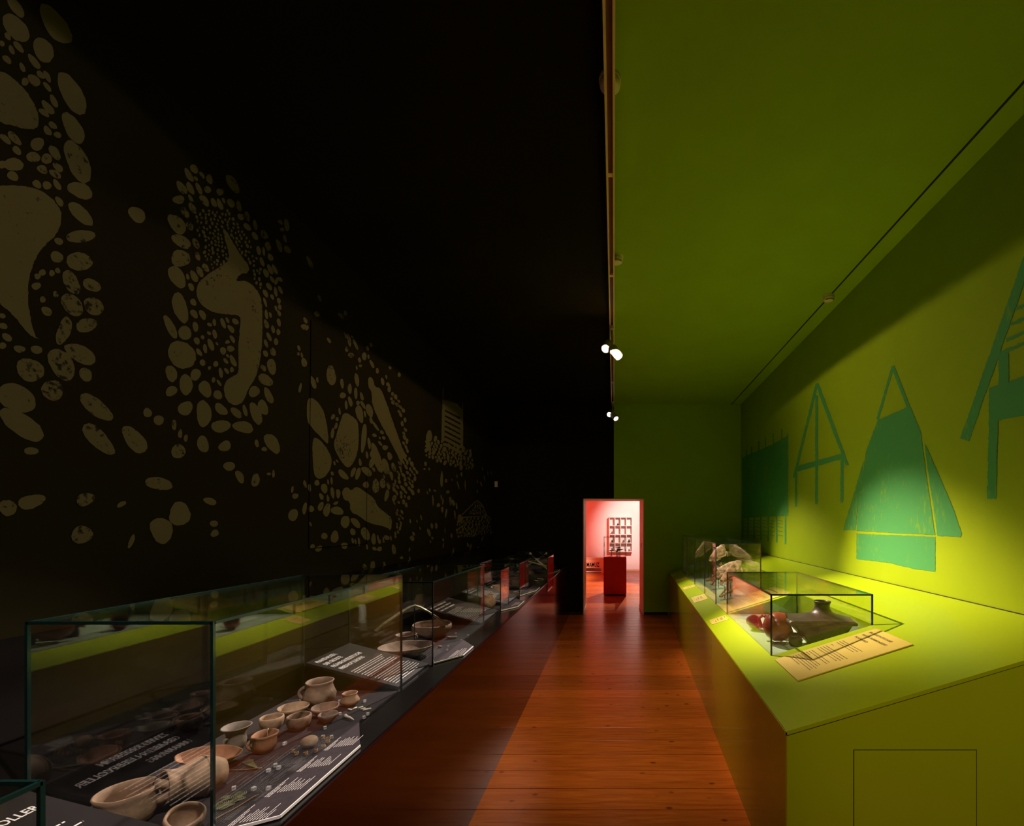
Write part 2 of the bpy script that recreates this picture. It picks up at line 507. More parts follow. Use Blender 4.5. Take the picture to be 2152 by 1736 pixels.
# side walls, ceiling, rear wall
wl = struct(MB().box(XL - 0.15, XL, YB, YE, 0, ZC).build('wall_left', 'black_wall'))
mb = MB()
a, b_ = (wall_r(YB), YB), (wall_r(YE), YE)
mb.hexa([(a[0], a[1], 0), (a[0] + .2, a[1], 0), (b_[0] + .2, b_[1], 0), (b_[0], b_[1], 0)],
        [(a[0], a[1], ZC), (a[0] + .2, a[1], ZC), (b_[0] + .2, b_[1], ZC), (b_[0], b_[1], ZC)])
wr = struct(mb.build('wall_right', 'green_wall'))
mb = MB()
mb.box(XL - 0.15, -0.022, YB, YE, ZC, ZC + 0.12, 0)
mb.box(-0.022, 2.6, YB, YE, ZC, ZC + 0.12, 1)
ceil = struct(mb.build('ceiling', ['black_wall', 'green_wall']))
mb = MB(); mb.box(XL - 0.15, 0, YB - 0.15, YB, 0, ZC, 0); mb.box(0, 2.5, YB - 0.15, YB, 0, ZC, 1)
struct(mb.build('wall_rear', ['black_wall', 'green_wall']))
# end wall with the doorway (black half, green half)
DX0, DX1, DZ, YT = -0.545, 0.533, 2.065, 8.80
mb = MB()
mb.box(XL - 0.15, DX0, YE, YT, 0, ZC, 0)
mb.box(DX0, 0.0, YE, YT, DZ, ZC, 0)
mb.box(0.0, DX1, YE, YT, DZ, ZC, 1)
mb.box(DX1, 2.6, YE, YT, 0, ZC, 1)
wend = struct(mb.build('wall_end', ['black_wall', 'green_wall']))
# jamb lining
door = struct(empty('door_1', (0, YE, 0)))
J = 0.012
MB().box(DX0, DX0 + J, -0.012, YT - YE + 0.012, 0, DZ).build('jamb', 'jamb', door)
yj = YT - YE + .012
MB().hexa([(DX1 - J, -.012, 0), (DX1, -.012, 0), (DX1, yj, 0), (.496, yj, 0)], [(DX1 - J, -.012, DZ), (DX1, -.012, DZ), (DX1, yj, DZ), (.496, yj, DZ)]).build('jamb', 'jamb', door)
MB().box(DX0, DX1, -0.012, YT - YE + 0.012, DZ - J, DZ).build('head_lining', 'jamb', door)
MB().box(DX0 + J, DX0 + J + 0.008, 0, YT - YE, 0, 0.075).build('skirting', 'jamb', door)
MB().hexa([(DX1 - J - .008, 0, 0), (DX1 - J, 0, 0), (.496, yj - .012, 0), (.488, yj - .012, 0)], [(DX1 - J - .008, 0, .075), (DX1 - J, 0, .075), (.496, yj - .012, .075), (.488, yj - .012, .075)]).build('skirting', 'jamb', door)
MB().box(DX1 - J - 0.02, DX1 - J, 0.30, 0.38, 1.18, 1.26).build('strike_plate', 'jamb', door)
struct(MB().box(-0.79, DX0, YE - 0.012, YE, 0, 0.05).build('baseboard_left', 'clay_black'))
struct(MB().box(DX1, 0.96, YE - 0.012, YE, 0, 0.05).build('baseboard_right', 'clay_black'))
# dark strip drawn for the shade of a groove along the green ceiling
mb = MB()
p0 = (1.880 - 0.045, YB); p1 = (2.083, YE)
mb.hexa([(p0[0], p0[1], ZC - .006), (p0[0] + .011, p0[1], ZC - .006), (p1[0] + .011, p1[1], ZC - .006), (p1[0], p1[1], ZC - .006)],
        [(p0[0], p0[1], ZC), (p0[0] + .011, p0[1], ZC), (p1[0] + .011, p1[1], ZC), (p1[0], p1[1], ZC)])
struct(mb.build('trim_1', 'seam'))
def groove_x(Y): return p0[0] + (p1[0] - p0[0]) * (Y - YB) / (YE - YB)
# seams of a flush shutter in the black wall
def seam_strip(pa, pb, wd=0.005):
    pa, pb = on_left(*pa), on_left(*pb)
    d = (pb - pa).normalized(); n = Vector((0, d.z, -d.y)) * wd / 2; up = Vector((0.0035, 0, 0))
    MB().prism([pa - n, pa + n, pb + n, pb - n], up).build('shutter_seam', 'black_print', wl)
seam_strip((653, 672), (648, 1153)); seam_strip((648, 1153), (768, 1143)); seam_strip((770, 1000), (770, 1143))

# ------------------------------------------------------------------ paintings on the walls
def rough(pts, step, jit, rnd):
    out = []
    n = len(pts)
    for i in range(n):
        a = pts[i]; b = pts[(i + 1) % n]
        L = math.hypot(b[0] - a[0], b[1] - a[1]); k = max(1, int(L / step))
        for j in range(k):
            t = j / k
            out.append((a[0] + (b[0] - a[0]) * t + rnd.uniform(-jit, jit), a[1] + (b[1] - a[1]) * t + rnd.uniform(-jit, jit)))
    return out
def smooth_poly(pts, it=2):
    for _ in range(it):
        q = []
        for i in range(len(pts)):
            a = pts[i]; b = pts[(i + 1) % len(pts)]
            q += [(a[0] * .75 + b[0] * .25, a[1] * .75 + b[1] * .25), (a[0] * .25 + b[0] * .75, a[1] * .25 + b[1] * .75)]
        pts = q
    return pts
def blob(cx, cy, rx, ry, ang, rnd, n=22, jag=0.03):
    a = math.radians(ang); ca, sa = math.cos(a), math.sin(a)
    ph = rnd.uniform(0, 6.28); ph2 = rnd.uniform(0, 6.28); k1 = rnd.uniform(0.03, 0.10); k2 = rnd.uniform(0.02, 0.07)
    pts = []
    for i in range(n):
        t = 2 * math.pi * i / n
        q = 1 + k1 * math.cos(2 * t + ph) + k2 * math.cos(3 * t + ph2) + rnd.uniform(-jag, jag)
        x, y = rx * q * math.cos(t), ry * q * math.sin(t)
        pts.append((cx + x * ca - y * sa, cy + x * sa + y * ca))
    return pts
class Mural:
    def __init__(s, proj, ox, oy, sc, n, lift):
        s.proj = proj; s.ox, s.oy, s.sc = ox, oy, sc; s.mb = MB(); s.rnd = random.Random(n); s.n = Vector((lift, 0, 0))
    def poly(s, pts):
        s.k = getattr(s, 'k', 0) + 1
        P = [s.proj(s.ox + x / s.sc, s.oy + y / s.sc) + s.n * (1 + .0012 * s.k) for x, y in pts]
        s.mb.add(P, [tuple(range(len(P)))])
    def stones(s, L):
        for (cx, cy, rx, ry, an) in L:
            big = max(rx, ry)
            s.poly(blob(cx, cy, rx * .93, ry * .93, an, s.rnd, 28 if big > 40 else (18 if big > 18 else 12), 0.035))
    def shape(s, pts, sm=2, jit=2.0, step=9):
        if sm: pts = smooth_poly(pts, sm)
        s.poly(rough(pts, step, jit, s.rnd))
    def stroke(s, a, b, w, jit=1.5, step=12):
        d = Vector((b[0] - a[0], b[1] - a[1])).normalized(); n = Vector((-d.y, d.x)) * w / 2
        s.poly(rough([(a[0] + n.x, a[1] + n.y), (b[0] + n.x, b[1] + n.y), (b[0] - n.x, b[1] - n.y), (a[0] - n.x, a[1] - n.y)], step, jit, s.rnd))
    def fill(s, region, avoid, rmin, rmax, tries, gap=1.15, aspect=(1.2, 1.8), ang=(50, 100), extra=()):
        xs = [p[0] for p in region]; ys = [p[1] for p in region]
        placed = [(c[0], c[1], max(c[2], c[3]) * 0.85) for c in extra]
        for _ in range(tries):
            x, y = s.rnd.uniform(min(xs), max(xs)), s.rnd.uniform(min(ys), max(ys))
            if not inside(region, x, y): continue
            r = s.rnd.uniform(rmin, rmax)
            if any(inside(a, x + dx, y + dy) for a in avoid for dx, dy in ((0, 0), (r * 1.3, 0), (-r * 1.3, 0), (0, r * 1.3), (0, -r * 1.3))): continue
            if any((x - q[0]) ** 2 + (y - q[1]) ** 2 < ((r + q[2]) * gap) ** 2 for q in placed): continue
            placed.append((x, y, r))
            asp = s.rnd.uniform(*aspect)
            s.poly(blob(x, y, r * math.sqrt(asp), r / math.sqrt(asp), s.rnd.uniform(*ang), s.rnd, 10, 0.04))
    def build(s, name, mat, parent, label):
        o = s.mb.build(name, mat, parent); o['label'] = label
        return o
def inside(poly, x, y):
    c = False; n = len(poly); j = n - 1
    for i in range(n):
        xi, yi = poly[i]; xj, yj = poly[j]
        if (yi > y) != (yj > y) and x < (xj - xi) * (y - yi) / (yj - yi) + xi: c = not c
        j = i
    return c

# --- black wall: the near grave
m = Mural(on_left, 0, 0, 2.893, 1, 0.0015)
m.stones([(95,45,75,35,55),(95,170,110,62,52),(335,150,160,62,57),(262,305,85,62,50),(435,570,150,68,63),(443,780,115,52,57),(470,985,150,68,68),(485,1158,85,50,15),(488,1300,100,45,40),(488,1437,88,44,-8),(480,1590,85,60,15),
(45,220,28,18,50),(10,265,22,15,50),(68,303,35,15,65),(110,285,45,20,45),(205,375,60,22,50),(40,362,40,18,45),(133,410,35,15,65),(245,455,35,18,50),(285,465,40,18,60),(150,497,25,25,0),(205,488,48,30,45),(285,528,40,15,55),(325,615,45,20,65),(290,655,55,25,52),(265,685,40,18,40),(318,762,35,18,40),(287,795,38,20,60),(347,820,25,20,30),(30,845,45,20,40),(85,840,55,25,48),(100,915,38,20,45),(225,875,45,42,0),(330,928,55,28,60),(200,955,48,32,25),(282,965,38,32,20),(350,1018,40,22,45),(255,1030,38,25,20),(333,1058,45,22,35),(345,1123,38,20,55),(283,1127,32,25,30),(222,1120,32,24,35),(358,1225,38,20,50),(80,1000,65,42,10),(75,1070,38,30,35),(355,1467,30,22,30),(343,1562,40,38,0),(255,1657,22,22,0),(225,1680,22,18,30),(313,1660,20,18,40),(348,1645,20,16,40),(830,1305,62,45,40),(10,1000,30,25,0)])
m.shape([(-150,400),(0,430),(60,460),(130,520),(190,600),(232,690),(235,760),(200,790),(120,780),(60,760),(0,745),(-150,700)], 2, 3)
m.shape([(-200,1130),(0,1130),(100,1125),(220,1145),(310,1200),(365,1270),(375,1340),(340,1430),(270,1490),(210,1570),(175,1680),(165,1800),(180,1930),(215,2056),(243,2056),(203,2056),(158,2017),(90,1926),(0,1847),(-200,1700)], 2, 3)
m.ox, m.oy, m.sc = 0, 560, 2.553
m.stones([(380,85,70,45,60),(490,100,52,36,20),(385,205,70,55,50),(500,213,65,45,40),(462,315,65,38,-10),(340,345,80,40,-75),(430,470,105,45,30),(328,525,100,65,60),(457,580,42,35,40),(160,555,85,62,15),(280,665,62,60,0),(85,705,118,78,20),(115,850,140,65,32),(165,990,42,22,0),(513,755,110,48,35),(525,925,115,50,40),(720,930,90,52,48),(790,785,26,26,0),(850,825,28,30,0),(850,1165,75,38,12),(40,1295,50,48,0),(165,1262,75,42,-15),(455,1250,52,38,-20),(650,1276,28,14,-30),(437,1440,65,48,-20),(703,1475,45,13,-65),(962,1328,62,68,40),(865,1415,70,70,30),(277,38,16,16,0),(192,105,26,22,0),(297,150,18,16,40),(227,178,18,18,40),(248,240,32,25,45),(102,443,35,20,15),(193,447,38,22,10),(35,380,32,20,30),(15,320,25,18,30),(10,265,20,14,30),(12,425,20,20,0),
(1146,1380,18,24,80),(1150,1432,20,24,60)])
m.build('painted_grave_mural', 'stone_paint', wl, 'olive painted grave outline of big stones nearest the camera')

# --- black wall: crouched figure ringed by stones
m = Mural(on_left, 330, 320, 2.713, 2, 0.0015)
ringA = [(210,95,30,22,50),(180,130,50,16,60),(255,130,26,10,60),(298,153,32,18,80),(220,150,18,9,50),(430,180,70,25,62),(140,203,50,22,52),(188,205,42,18,65),(237,208,38,16,65),(287,213,22,20,0),(357,226,24,20,60),(122,270,34,28,10),(190,262,28,10,60),(268,275,42,20,50),(322,287,32,15,70),(357,297,40,14,65),(420,290,30,20,50),(465,307,32,15,75),(378,275,18,9,60),(158,342,38,20,60),(202,320,40,18,60),(112,410,75,40,50),(185,420,28,22,60),(477,368,24,17,50),(513,365,32,14,70),(513,425,28,16,50),(558,415,32,12,75),(610,470,32,18,55),(557,477,30,14,60),(137,508,62,36,25),(220,520,36,17,60),(132,605,58,52,50),(230,592,30,14,60),(112,710,78,42,60),(275,658,30,16,50),(243,682,35,18,55),(210,708,38,20,55),(173,710,20,10,70),(193,768,28,15,60),(130,885,100,42,75),(205,855,25,16,60),(210,922,32,18,50),(258,927,32,18,60),(75,997,75,27,62),(157,1030,42,42,0),(217,995,30,18,80),(140,1155,95,75,40),(225,1075,25,16,60),(238,1140,28,13,60),(80,1262,50,35,80),(163,1325,65,40,80),(218,1268,32,35,0),(80,1362,40,28,-35),(273,1350,50,38,70),(345,1383,30,25,40),(160,1460,46,42,-50),(265,1490,75,50,85),(363,1465,45,28,50),(450,1485,40,24,40),(362,1562,58,38,5),(490,1567,62,36,15),(562,1490,80,28,68),(500,1473,36,13,75),(602,1455,52,28,70),(635,1388,52,22,60),(552,1365,36,32,-40),(617,1298,48,32,25),(652,1222,48,28,75),(605,1230,22,14,40),(660,1138,28,16,80),(617,1148,22,14,70),(677,1080,22,13,80),(620,1090,28,10,70),(637,1052,28,12,65),(690,1025,20,12,80),(660,1010,25,11,80),(622,980,30,13,70),(693,970,25,12,80),(695,918,20,10,60),(622,925,30,10,80),(645,928,18,8,70),(698,883,18,11,70),(677,890,18,8,70),(693,847,18,12,70),(655,825,18,10,60),(615,855,32,8,70),(617,805,28,12,65),(675,795,32,10,80),(702,785,28,10,60),(637,765,25,15,60),(655,725,25,10,60),(680,735,24,10,-70),(700,725,20,10,40),(620,690,26,16,70),(643,668,34,13,70),(670,668,32,12,60),(597,625,28,12,70),(645,598,25,14,60),(632,537,32,16,70),(607,565,26,9,85),(578,560,30,12,75)]
m.stones(ringA)
m.stones([(738,415,38,16,80),(702,398,20,10,50),(712,440,14,12,0),(728,492,26,9,75),(695,533,42,13,72),(742,555,26,16,50),(870,628,42,12,65),(925,832,20,11,70),(910,922,18,14,60),(655,1660,70,36,55),(567,1660,24,13,80),(610,1693,18,13,0),(260,1665,48,38,70),(385,1675,38,32,-30),(120,1705,45,42,0),(95,1555,15,32,0),
(375,975,33,14,70),(400,958,20,9,60),(445,965,24,15,50),(325,970,22,11,80),(298,983,16,11,30),(420,1007,28,15,50),(295,1032,14,11,30),(327,1037,30,13,75),(258,1055,12,13,0),(340,1092,12,6,60),(305,1098,40,16,70),(400,1082,14,12,0),(428,1065,26,12,55),(272,1120,28,13,85),(375,1132,20,22,0),(418,1120,24,18,10),(400,1160,12,8,60),(390,1190,20,11,50),(432,1190,40,15,62),(258,1200,18,20,0),(333,1207,16,18,30),(297,1230,10,12,0),(362,1258,33,12,80),(395,1247,20,11,50),(425,1240,13,16,0),(320,1298,11,18,0),(352,1315,22,9,55),
(130,1605,13,28,0),(162,1630,12,24,10),(410,1790,34,30,0),(470,1850,40,24,60),(560,1870,26,40,20),(300,1990,40,22,10)])
figA = [(370,430),(395,450),(430,510),(470,580),(510,630),(525,660),(515,690),(480,690),(455,715),(450,735),(500,730),(550,760),(590,820),(600,900),(598,1100),(585,1200),(560,1290),(515,1350),(495,1420),(450,1448),(400,1425),(378,1370),(385,1310),(430,1275),(465,1262),(460,1150),(470,1000),(478,930),(400,925),(320,915),(260,880),(225,830),(222,770),(250,725),(310,680),(380,640),(410,610),(405,560),(385,500)]
m.shape(figA, 2, 1.8)
m.fill([(235,330),(400,330),(505,450),(560,560),(600,690),(600,800),(555,740),(530,640),(300,680),(250,560),(215,400)], [figA], 6, 10.5, 6000, 1.22, extra=ringA)
m.build('painted_grave_mural', 'stone_paint', wl, 'olive painted crouched figure ringed by stones')

# --- black wall: double burial
m = Mural(on_left, 560, 640, 2.894, 3, 0.0022)
SB = [(305,60,20,13,40),(235,97,22,11,60),(225,135,20,17,10),(245,142,10,18,20),(195,265,20,9,70),(213,308,18,8,75),(192,300,9,11,0),(227,352,32,18,80),(283,475,45,15,75),(307,458,18,9,80),(203,507,30,10,-80),(453,70,26,13,50),(478,53,18,11,80),(378,218,22,9,60),(477,187,20,8,70),(500,215,42,12,78),(540,243,36,10,65),(520,197,12,5,60),(634,246,15,9,80),(485,272,18,11,80),(512,308,20,16,30),(614,267,15,9,80),(593,315,28,15,85),(565,338,18,11,80),(570,372,11,10,0),(547,385,15,6,80),(619,317,15,6,80),(640,362,30,10,65),(673,403,18,11,80),(392,432,64,32,88),(458,480,32,12,85),(505,512,33,14,88),(548,458,42,15,78),(542,540,42,10,88),(462,553,20,20,10),(508,590,36,12,72),(483,612,30,9,85),(578,560,28,11,70),(555,598,13,14,0),(443,650,25,7,85),(403,683,20,12,-60),(428,697,11,13,0),(421,738,22,10,-80),(400,783,36,11,-85),(705,468,26,11,82),(727,440,15,6,80),(565,665,62,22,80),(625,645,48,20,70),(585,610,28,11,60),(590,810,90,18,-84),(597,665,24,7,80),(663,740,36,9,55),(635,705,25,10,80),(655,795,16,11,30),(623,845,38,11,85),
(670,935,100,26,75),(610,915,24,8,80),(637,912,22,10,80),(640,962,35,18,-70),(722,985,55,22,75),(748,922,26,16,80),(720,870,20,16,0),(690,845,18,9,50),(568,960,26,9,80),(525,1020,36,13,-70),(555,1028,42,15,-72),(608,1015,42,22,45),(465,1035,42,20,48),(412,965,14,7,80),(428,952,12,6,60),(650,1003,16,10,60),(755,1038,35,14,75),(772,990,32,13,75),
(305,1085,18,18,0),(350,1118,34,20,85),(232,1092,24,11,75),(260,1115,26,10,88),(373,1080,18,6,85),(394,1072,24,8,85),(398,1028,16,9,70),(400,1145,36,13,82),(434,1150,28,16,88),(372,1180,26,8,85),(332,1168,22,14,60),(155,1125,24,8,-80),(173,1165,22,17,-30),(230,1240,40,14,-82),(270,1243,20,20,0),(328,1228,30,18,-70),(365,1250,42,23,-75),(428,1255,40,28,20),(160,1280,38,34,-60),(265,1335,18,7,70),(420,1208,18,9,-30),(477,1322,42,28,-75),(540,1328,42,20,50),(350,1408,22,20,0),(413,1413,40,26,-80),(523,1383,22,18,60),(600,1395,48,24,62),(650,1427,36,16,88),(730,1418,20,14,40),(523,1437,18,9,80),(540,1442,18,6,80),(561,1443,28,8,88),(472,1467,24,20,0),(278,1472,18,14,-60),(316,1485,26,16,-30),(610,1475,18,7,80),(655,1485,16,11,40),(686,1487,14,18,60),(685,1440,18,10,80),(710,1432,20,6,80),(676,1420,20,6,80),(755,1420,16,6,80),(603,1097,22,20,40),(663,1105,48,22,-85),(705,1088,34,17,85),(740,1103,25,11,80),(730,1160,40,13,-80),(776,1178,24,13,-70),(597,1598,24,13,60),(645,1590,32,17,88),(718,1590,30,8,80),(732,1608,18,5,70),(773,1490,34,13,82),(820,1540,12,9,0),(888,1420,18,9,70),(895,1395,14,7,70),(873,1318,14,6,80),(940,1295,18,5,80),(914,1318,12,4,80),(933,1360,12,5,80),(868,1490,14,5,-80),(870,1545,14,5,80),(862,1572,20,6,-80),(750,385,12,10,30),(806,427,11,14,0),(924,1133,8,14,0),(965,968,8,14,0),
(40,1030,10,24,0),(12,1030,14,10,0)]
m.stones(SB)
fig1 = [(620,435),(645,450),(660,505),(690,505),(730,600),(770,720),(800,800),(830,890),(855,920),(850,930),(825,935),(820,995),(808,940),(760,850),(730,790),(690,720),(640,610),(640,540),(615,490)]
fig2 = [(465,1120),(490,1108),(515,1135),(545,1103),(600,1140),(655,1180),(670,1225),(720,1265),(765,1300),(755,1380),(735,1355),(620,1330),(560,1285),(507,1260),(505,1195),(470,1190),(457,1150)]
bl = [(470,650),(545,695),(560,740),(557,910),(500,1005),(455,960),(400,860),(430,770),(450,700)]
for q in (fig1, fig2):
    m.shape(q, 1, 1.2)
for q in (bl, [(250,570),(290,570),(340,630),(365,720),(380,860),(340,820),(265,740),(242,700),(243,610)], [(275,815),(310,810),(365,870),(398,940),(385,1010),(340,1062),(290,1055),(280,960)]):
    m.shape(q, 2, 1.2)
m.fill([(715,480),(750,480),(835,640),(860,780),(860,900),(835,880),(820,700),(770,600)], [fig1], 9, 15, 1500, 1.05, extra=SB)
m.fill([(760,1000),(860,920),(915,1010),(900,1130),(850,1220),(790,1220),(700,1160),(690,1060)], [], 8, 15, 3000, 1.05, (1.4, 2.2), extra=SB)
m.fill([(790,1240),(835,1240),(815,1380),(770,1440),(740,1440),(790,1380)], [], 7, 12, 900, 1.05, (1.4, 2.2), extra=SB)
m.fill([(600,650),(700,740),(720,860),(600,900),(590,700)], [fig1], 7, 13, 1200, 1.08, extra=SB)
m.build('painted_grave_mural', 'stone_paint', wl, 'olive painted double burial with boulders between the two figures')

# --- black wall: tower and house at the far end
m = Mural(on_left, 860, 780, 4.34, 4, 0.0015)
m.shape([(300,260),(330,265),(400,285),(440,300),(470,340),(490,345),(492,430),(465,420),(325,352),(303,345)], 0, 2)
m.stroke((308,150), (308,262), 9); m.stroke((485,290), (485,350), 7); m.stroke((362,255), (362,275), 6)
m.stroke((312,345), (306,640), 28); m.stroke((478,420), (478,700), 26)
for k in range(7):
    y = 372 + 47 * k
    m.stroke((322, y + 10), (470, y + 88), 27)
m.stones([(180,595,30,58,0), (170,680,22,50,0)])
base = [(150,640),(240,610),(310,650),(480,705),(575,720),(580,890),(500,890),(300,840),(150,770)]
m.fill(base, [], 9, 22, 5000, 1.0, (1.2, 1.9), (70, 110))
m.stroke((480,1310), (560,1230), 9); m.stroke((560,1230), (620,1180), 9); m.stroke((620,1180), (665,1220), 9); m.stroke((665,1220), (710,1320), 9)
m.stroke((480,1335), (715,1320), 9); m.shape([(440,1305),(480,1310),(480,1370),(440,1390)], 1, 1)
m.fill([(545,1300),(620,1200),(660,1230),(700,1310)], [], 6, 11, 1200, 1.05)
m.fill([(440,1345),(740,1330),(745,1475),(560,1505),(430,1512)], [], 7, 14, 3500, 1.02, (1.3, 2.2), (80, 130))
m.stones([(295,990,82,13,90),(148,845,22,12,80),(138,893,12,8,0),(180,893,16,8,80),(475,942,22,8,80),(435,958,18,5,80),(510,1040,50,6,88),(445,1040,40,6,75),(390,992,14,5,80),(85,1095,20,10,90),(185,1085,18,9,80),(232,1090,14,10,20),(165,1110,18,7,70),(350,1102,18,16,0),(215,1180,55,8,88),(290,1150,30,6,88),(265,1222,20,18,-40),(305,1185,36,9,88),(300,1262,30,12,90),(335,1295,45,10,-82),(375,1185,40,13,88),(400,1200,32,14,70),(430,1230,35,8,80),(620,1005,20,6,85),(655,1030,26,8,70),(620,1097,22,6,88),(668,892,22,5,85),(715,930,18,6,80),(750,935,28,5,80),(685,975,30,6,75),(205,1412,26,14,80),(245,1410,30,13,88),(178,1470,40,14,72),(210,1522,16,10,60),(192,1555,14,7,80),(38,1485,20,11,60),(20,1528,28,12,60),(385,1500,26,9,85),(308,1538,16,10,80),(310,1590,28,6,-80),(400,1645,36,10,-82),(535,1585,24,10,70),(560,1600,30,7,-80),(630,1640,50,8,88),(470,1688,24,6,88),(665,1530,30,7,-75),(98,1435,18,5,80),(70,1370,18,5,85),(105,1335,20,6,70),(325,1455,30,5,85),(415,1310,50,8,85),(335,1000,12,20,0)])
m.build('painted_tower_mural', 'stone_paint', wl, 'small olive painted stone tower and arched house')

# --- green wall: tents and frames
def rnd_lift(): return -0.0015
m = Mural(on_right, 1400, 740, 2.862, 5, -0.002)
m.stroke((1365,85), (1272,408), 15); m.stroke((1363,85), (1466,350), 21)
for q in ([(1275,408),(1330,385),(1360,372),(1440,335),(1468,325),(1500,400),(1535,490),(1560,700),(1590,900),(1618,1100),(1400,1090),(1145,1075),(1160,900),(1185,720),(1205,590),(1250,470)],
          [(1188,655),(1183,740),(1160,900),(1140,1072),(1065,1070),(1110,920),(1150,780)],
          [(1555,550),(1580,600),(1660,780),(1720,920),(1780,1095),(1770,1112),(1632,1105),(1610,940),(1580,740)],
          [(1145,1092),(1400,1102),(1620,1110),(1620,1320),(1500,1305),(1330,1265),(1145,1245)]):
    m.shape(q, 0, 2.0, 14)
m.build('painted_tent_mural', 'teal_paint', wr, 'large teal painted tent shape')
m = Mural(on_right, 1400, 740, 2.862, 6, -0.002)
m.stroke((908,190), (770,755), 16); m.stroke((908,190), (1090,680), 20); m.stroke((906,260), (905,915), 16)
m.stroke((780,705), (1065,625), 32); m.stroke((783,700), (781,930), 12); m.stroke((1060,640), (1058,905), 18)
m.build('painted_frame_mural', 'teal_paint', wr, 'thin teal painted house frame with three posts')
m = Mural(on_right, 1400, 740, 2.862, 7, -0.002)
m.shape([(457,640),(480,625),(640,555),(735,500),(735,985),(457,998)], 0, 1.2, 14)
for x, y in ((483,590),(515,570),(558,535),(598,515),(645,487),(697,462),(733,488)):
    m.stroke((x, y), (x, 640 - (x - 457) * 0.42), 7, 0.8)
for x, y in ((462,1115),(494,1118),(530,1122),(570,1132),(615,1138),(665,1145),(718,1155)):
    m.stroke((x, 985), (x, y), 9, 0.8)
for y in (1012, 1030, 1050, 1075, 1100):
    for x in (472, 502, 540, 580, 625, 672):
        m.stroke((x, y), (x + 18 + x * 0.02, y + 6), 4, 0.6, 6)
m.build('painted_house_mural', 'teal_paint', wr, 'dark teal painted house on rows of stilts')
m = Mural(on_right, 1960, 500, 2.893, 8, -0.002)
m.stroke((600,70), (195,1228), 56, 3); m.stroke((432,700), (435,890), 62, 3)
m.shape([(342,915),(400,895),(560,840),(800,760),(800,1000),(560,1080),(345,1120)], 0, 3, 16)
m.stroke((372,1100), (360,1585), 56, 3)
for a_, b2 in (((505,432),(900,270)),((480,525),(900,350)),((450,622),(900,430)),((415,700),(900,500))):
    m.stroke(a_, b2, 20, 4)
m.build('painted_frame_mural', 'teal_paint', wr, 'broad teal painted trestle cut by the right edge')

# =================================================================== LEFT BENCH (black)
FX = -0.79                     # front plane of the black bench
ZB = 0.92                      # top of its rim and of the case floors
GX, GXL = -0.915, -1.345       # glass front / back
SL = 0.26
def inc_l(X): return ZB + SL * max(0.0, -0.93 - X)
L_CASES = {                    # near, far, front, back, top
    0: (0.06, 0.735, GX, GXL, 1.235),
    1: (1.043, 1.976, GX, GXL, 1.422),
    2: (2.312, 3.225, GX, GXL, 1.347),
    3: (3.700, 3.985, GX, -1.19, 1.257),
    4: (4.440, 4.895, GX, -1.31, 1.247),
    6: (6.30, 6.95, GX, GXL, 1.247),
}
ends = sorted([v for c in L_CASES.values() for v in c[:2]] + [-1.5, 8.05])
def in_case(y):
    for c in L_CASES.values():
        if c[0] <= y <= c[1]: return True
    return False
bench = tag(empty('display_bench', (0, 0, 0)), 'long black display bench with glossy front along the black wall', 'bench')
mb = MB()
xs = [FX - 0.012, -0.93, GXL, XL + 0.02]
prev = None
for i in range(len(ends) - 1):
    y0, y1 = ends[i], ends[i + 1]
    cav = in_case((y0 + y1) / 2)
    for j in range(3):
        xa, xb = xs[j], xs[j + 1]
        za, zb = (ZB, ZB) if (cav and j < 2) or j == 0 else (inc_l(xa), inc_l(xb))
        mb.hexa([(xb, y0, 0), (xa, y0, 0), (xa, y1, 0), (xb, y1, 0)], [(xb, y0, zb), (xa, y0, za), (xa, y1, za), (xb, y1, zb)])
mb.build('bench_body', 'black_top', bench)
MB().box(FX - 0.012, FX, -1.5, 8.05, 0.0, ZB - 0.006).build('front_panel', 'black_gloss', bench)
for k, c in L_CASES.items():
    MB().box(c[3] + 0.008, -0.93, c[0] + 0.008, c[1] - 0.008, ZB, ZB + 0.003).build('display_floor', 'plum', bench)

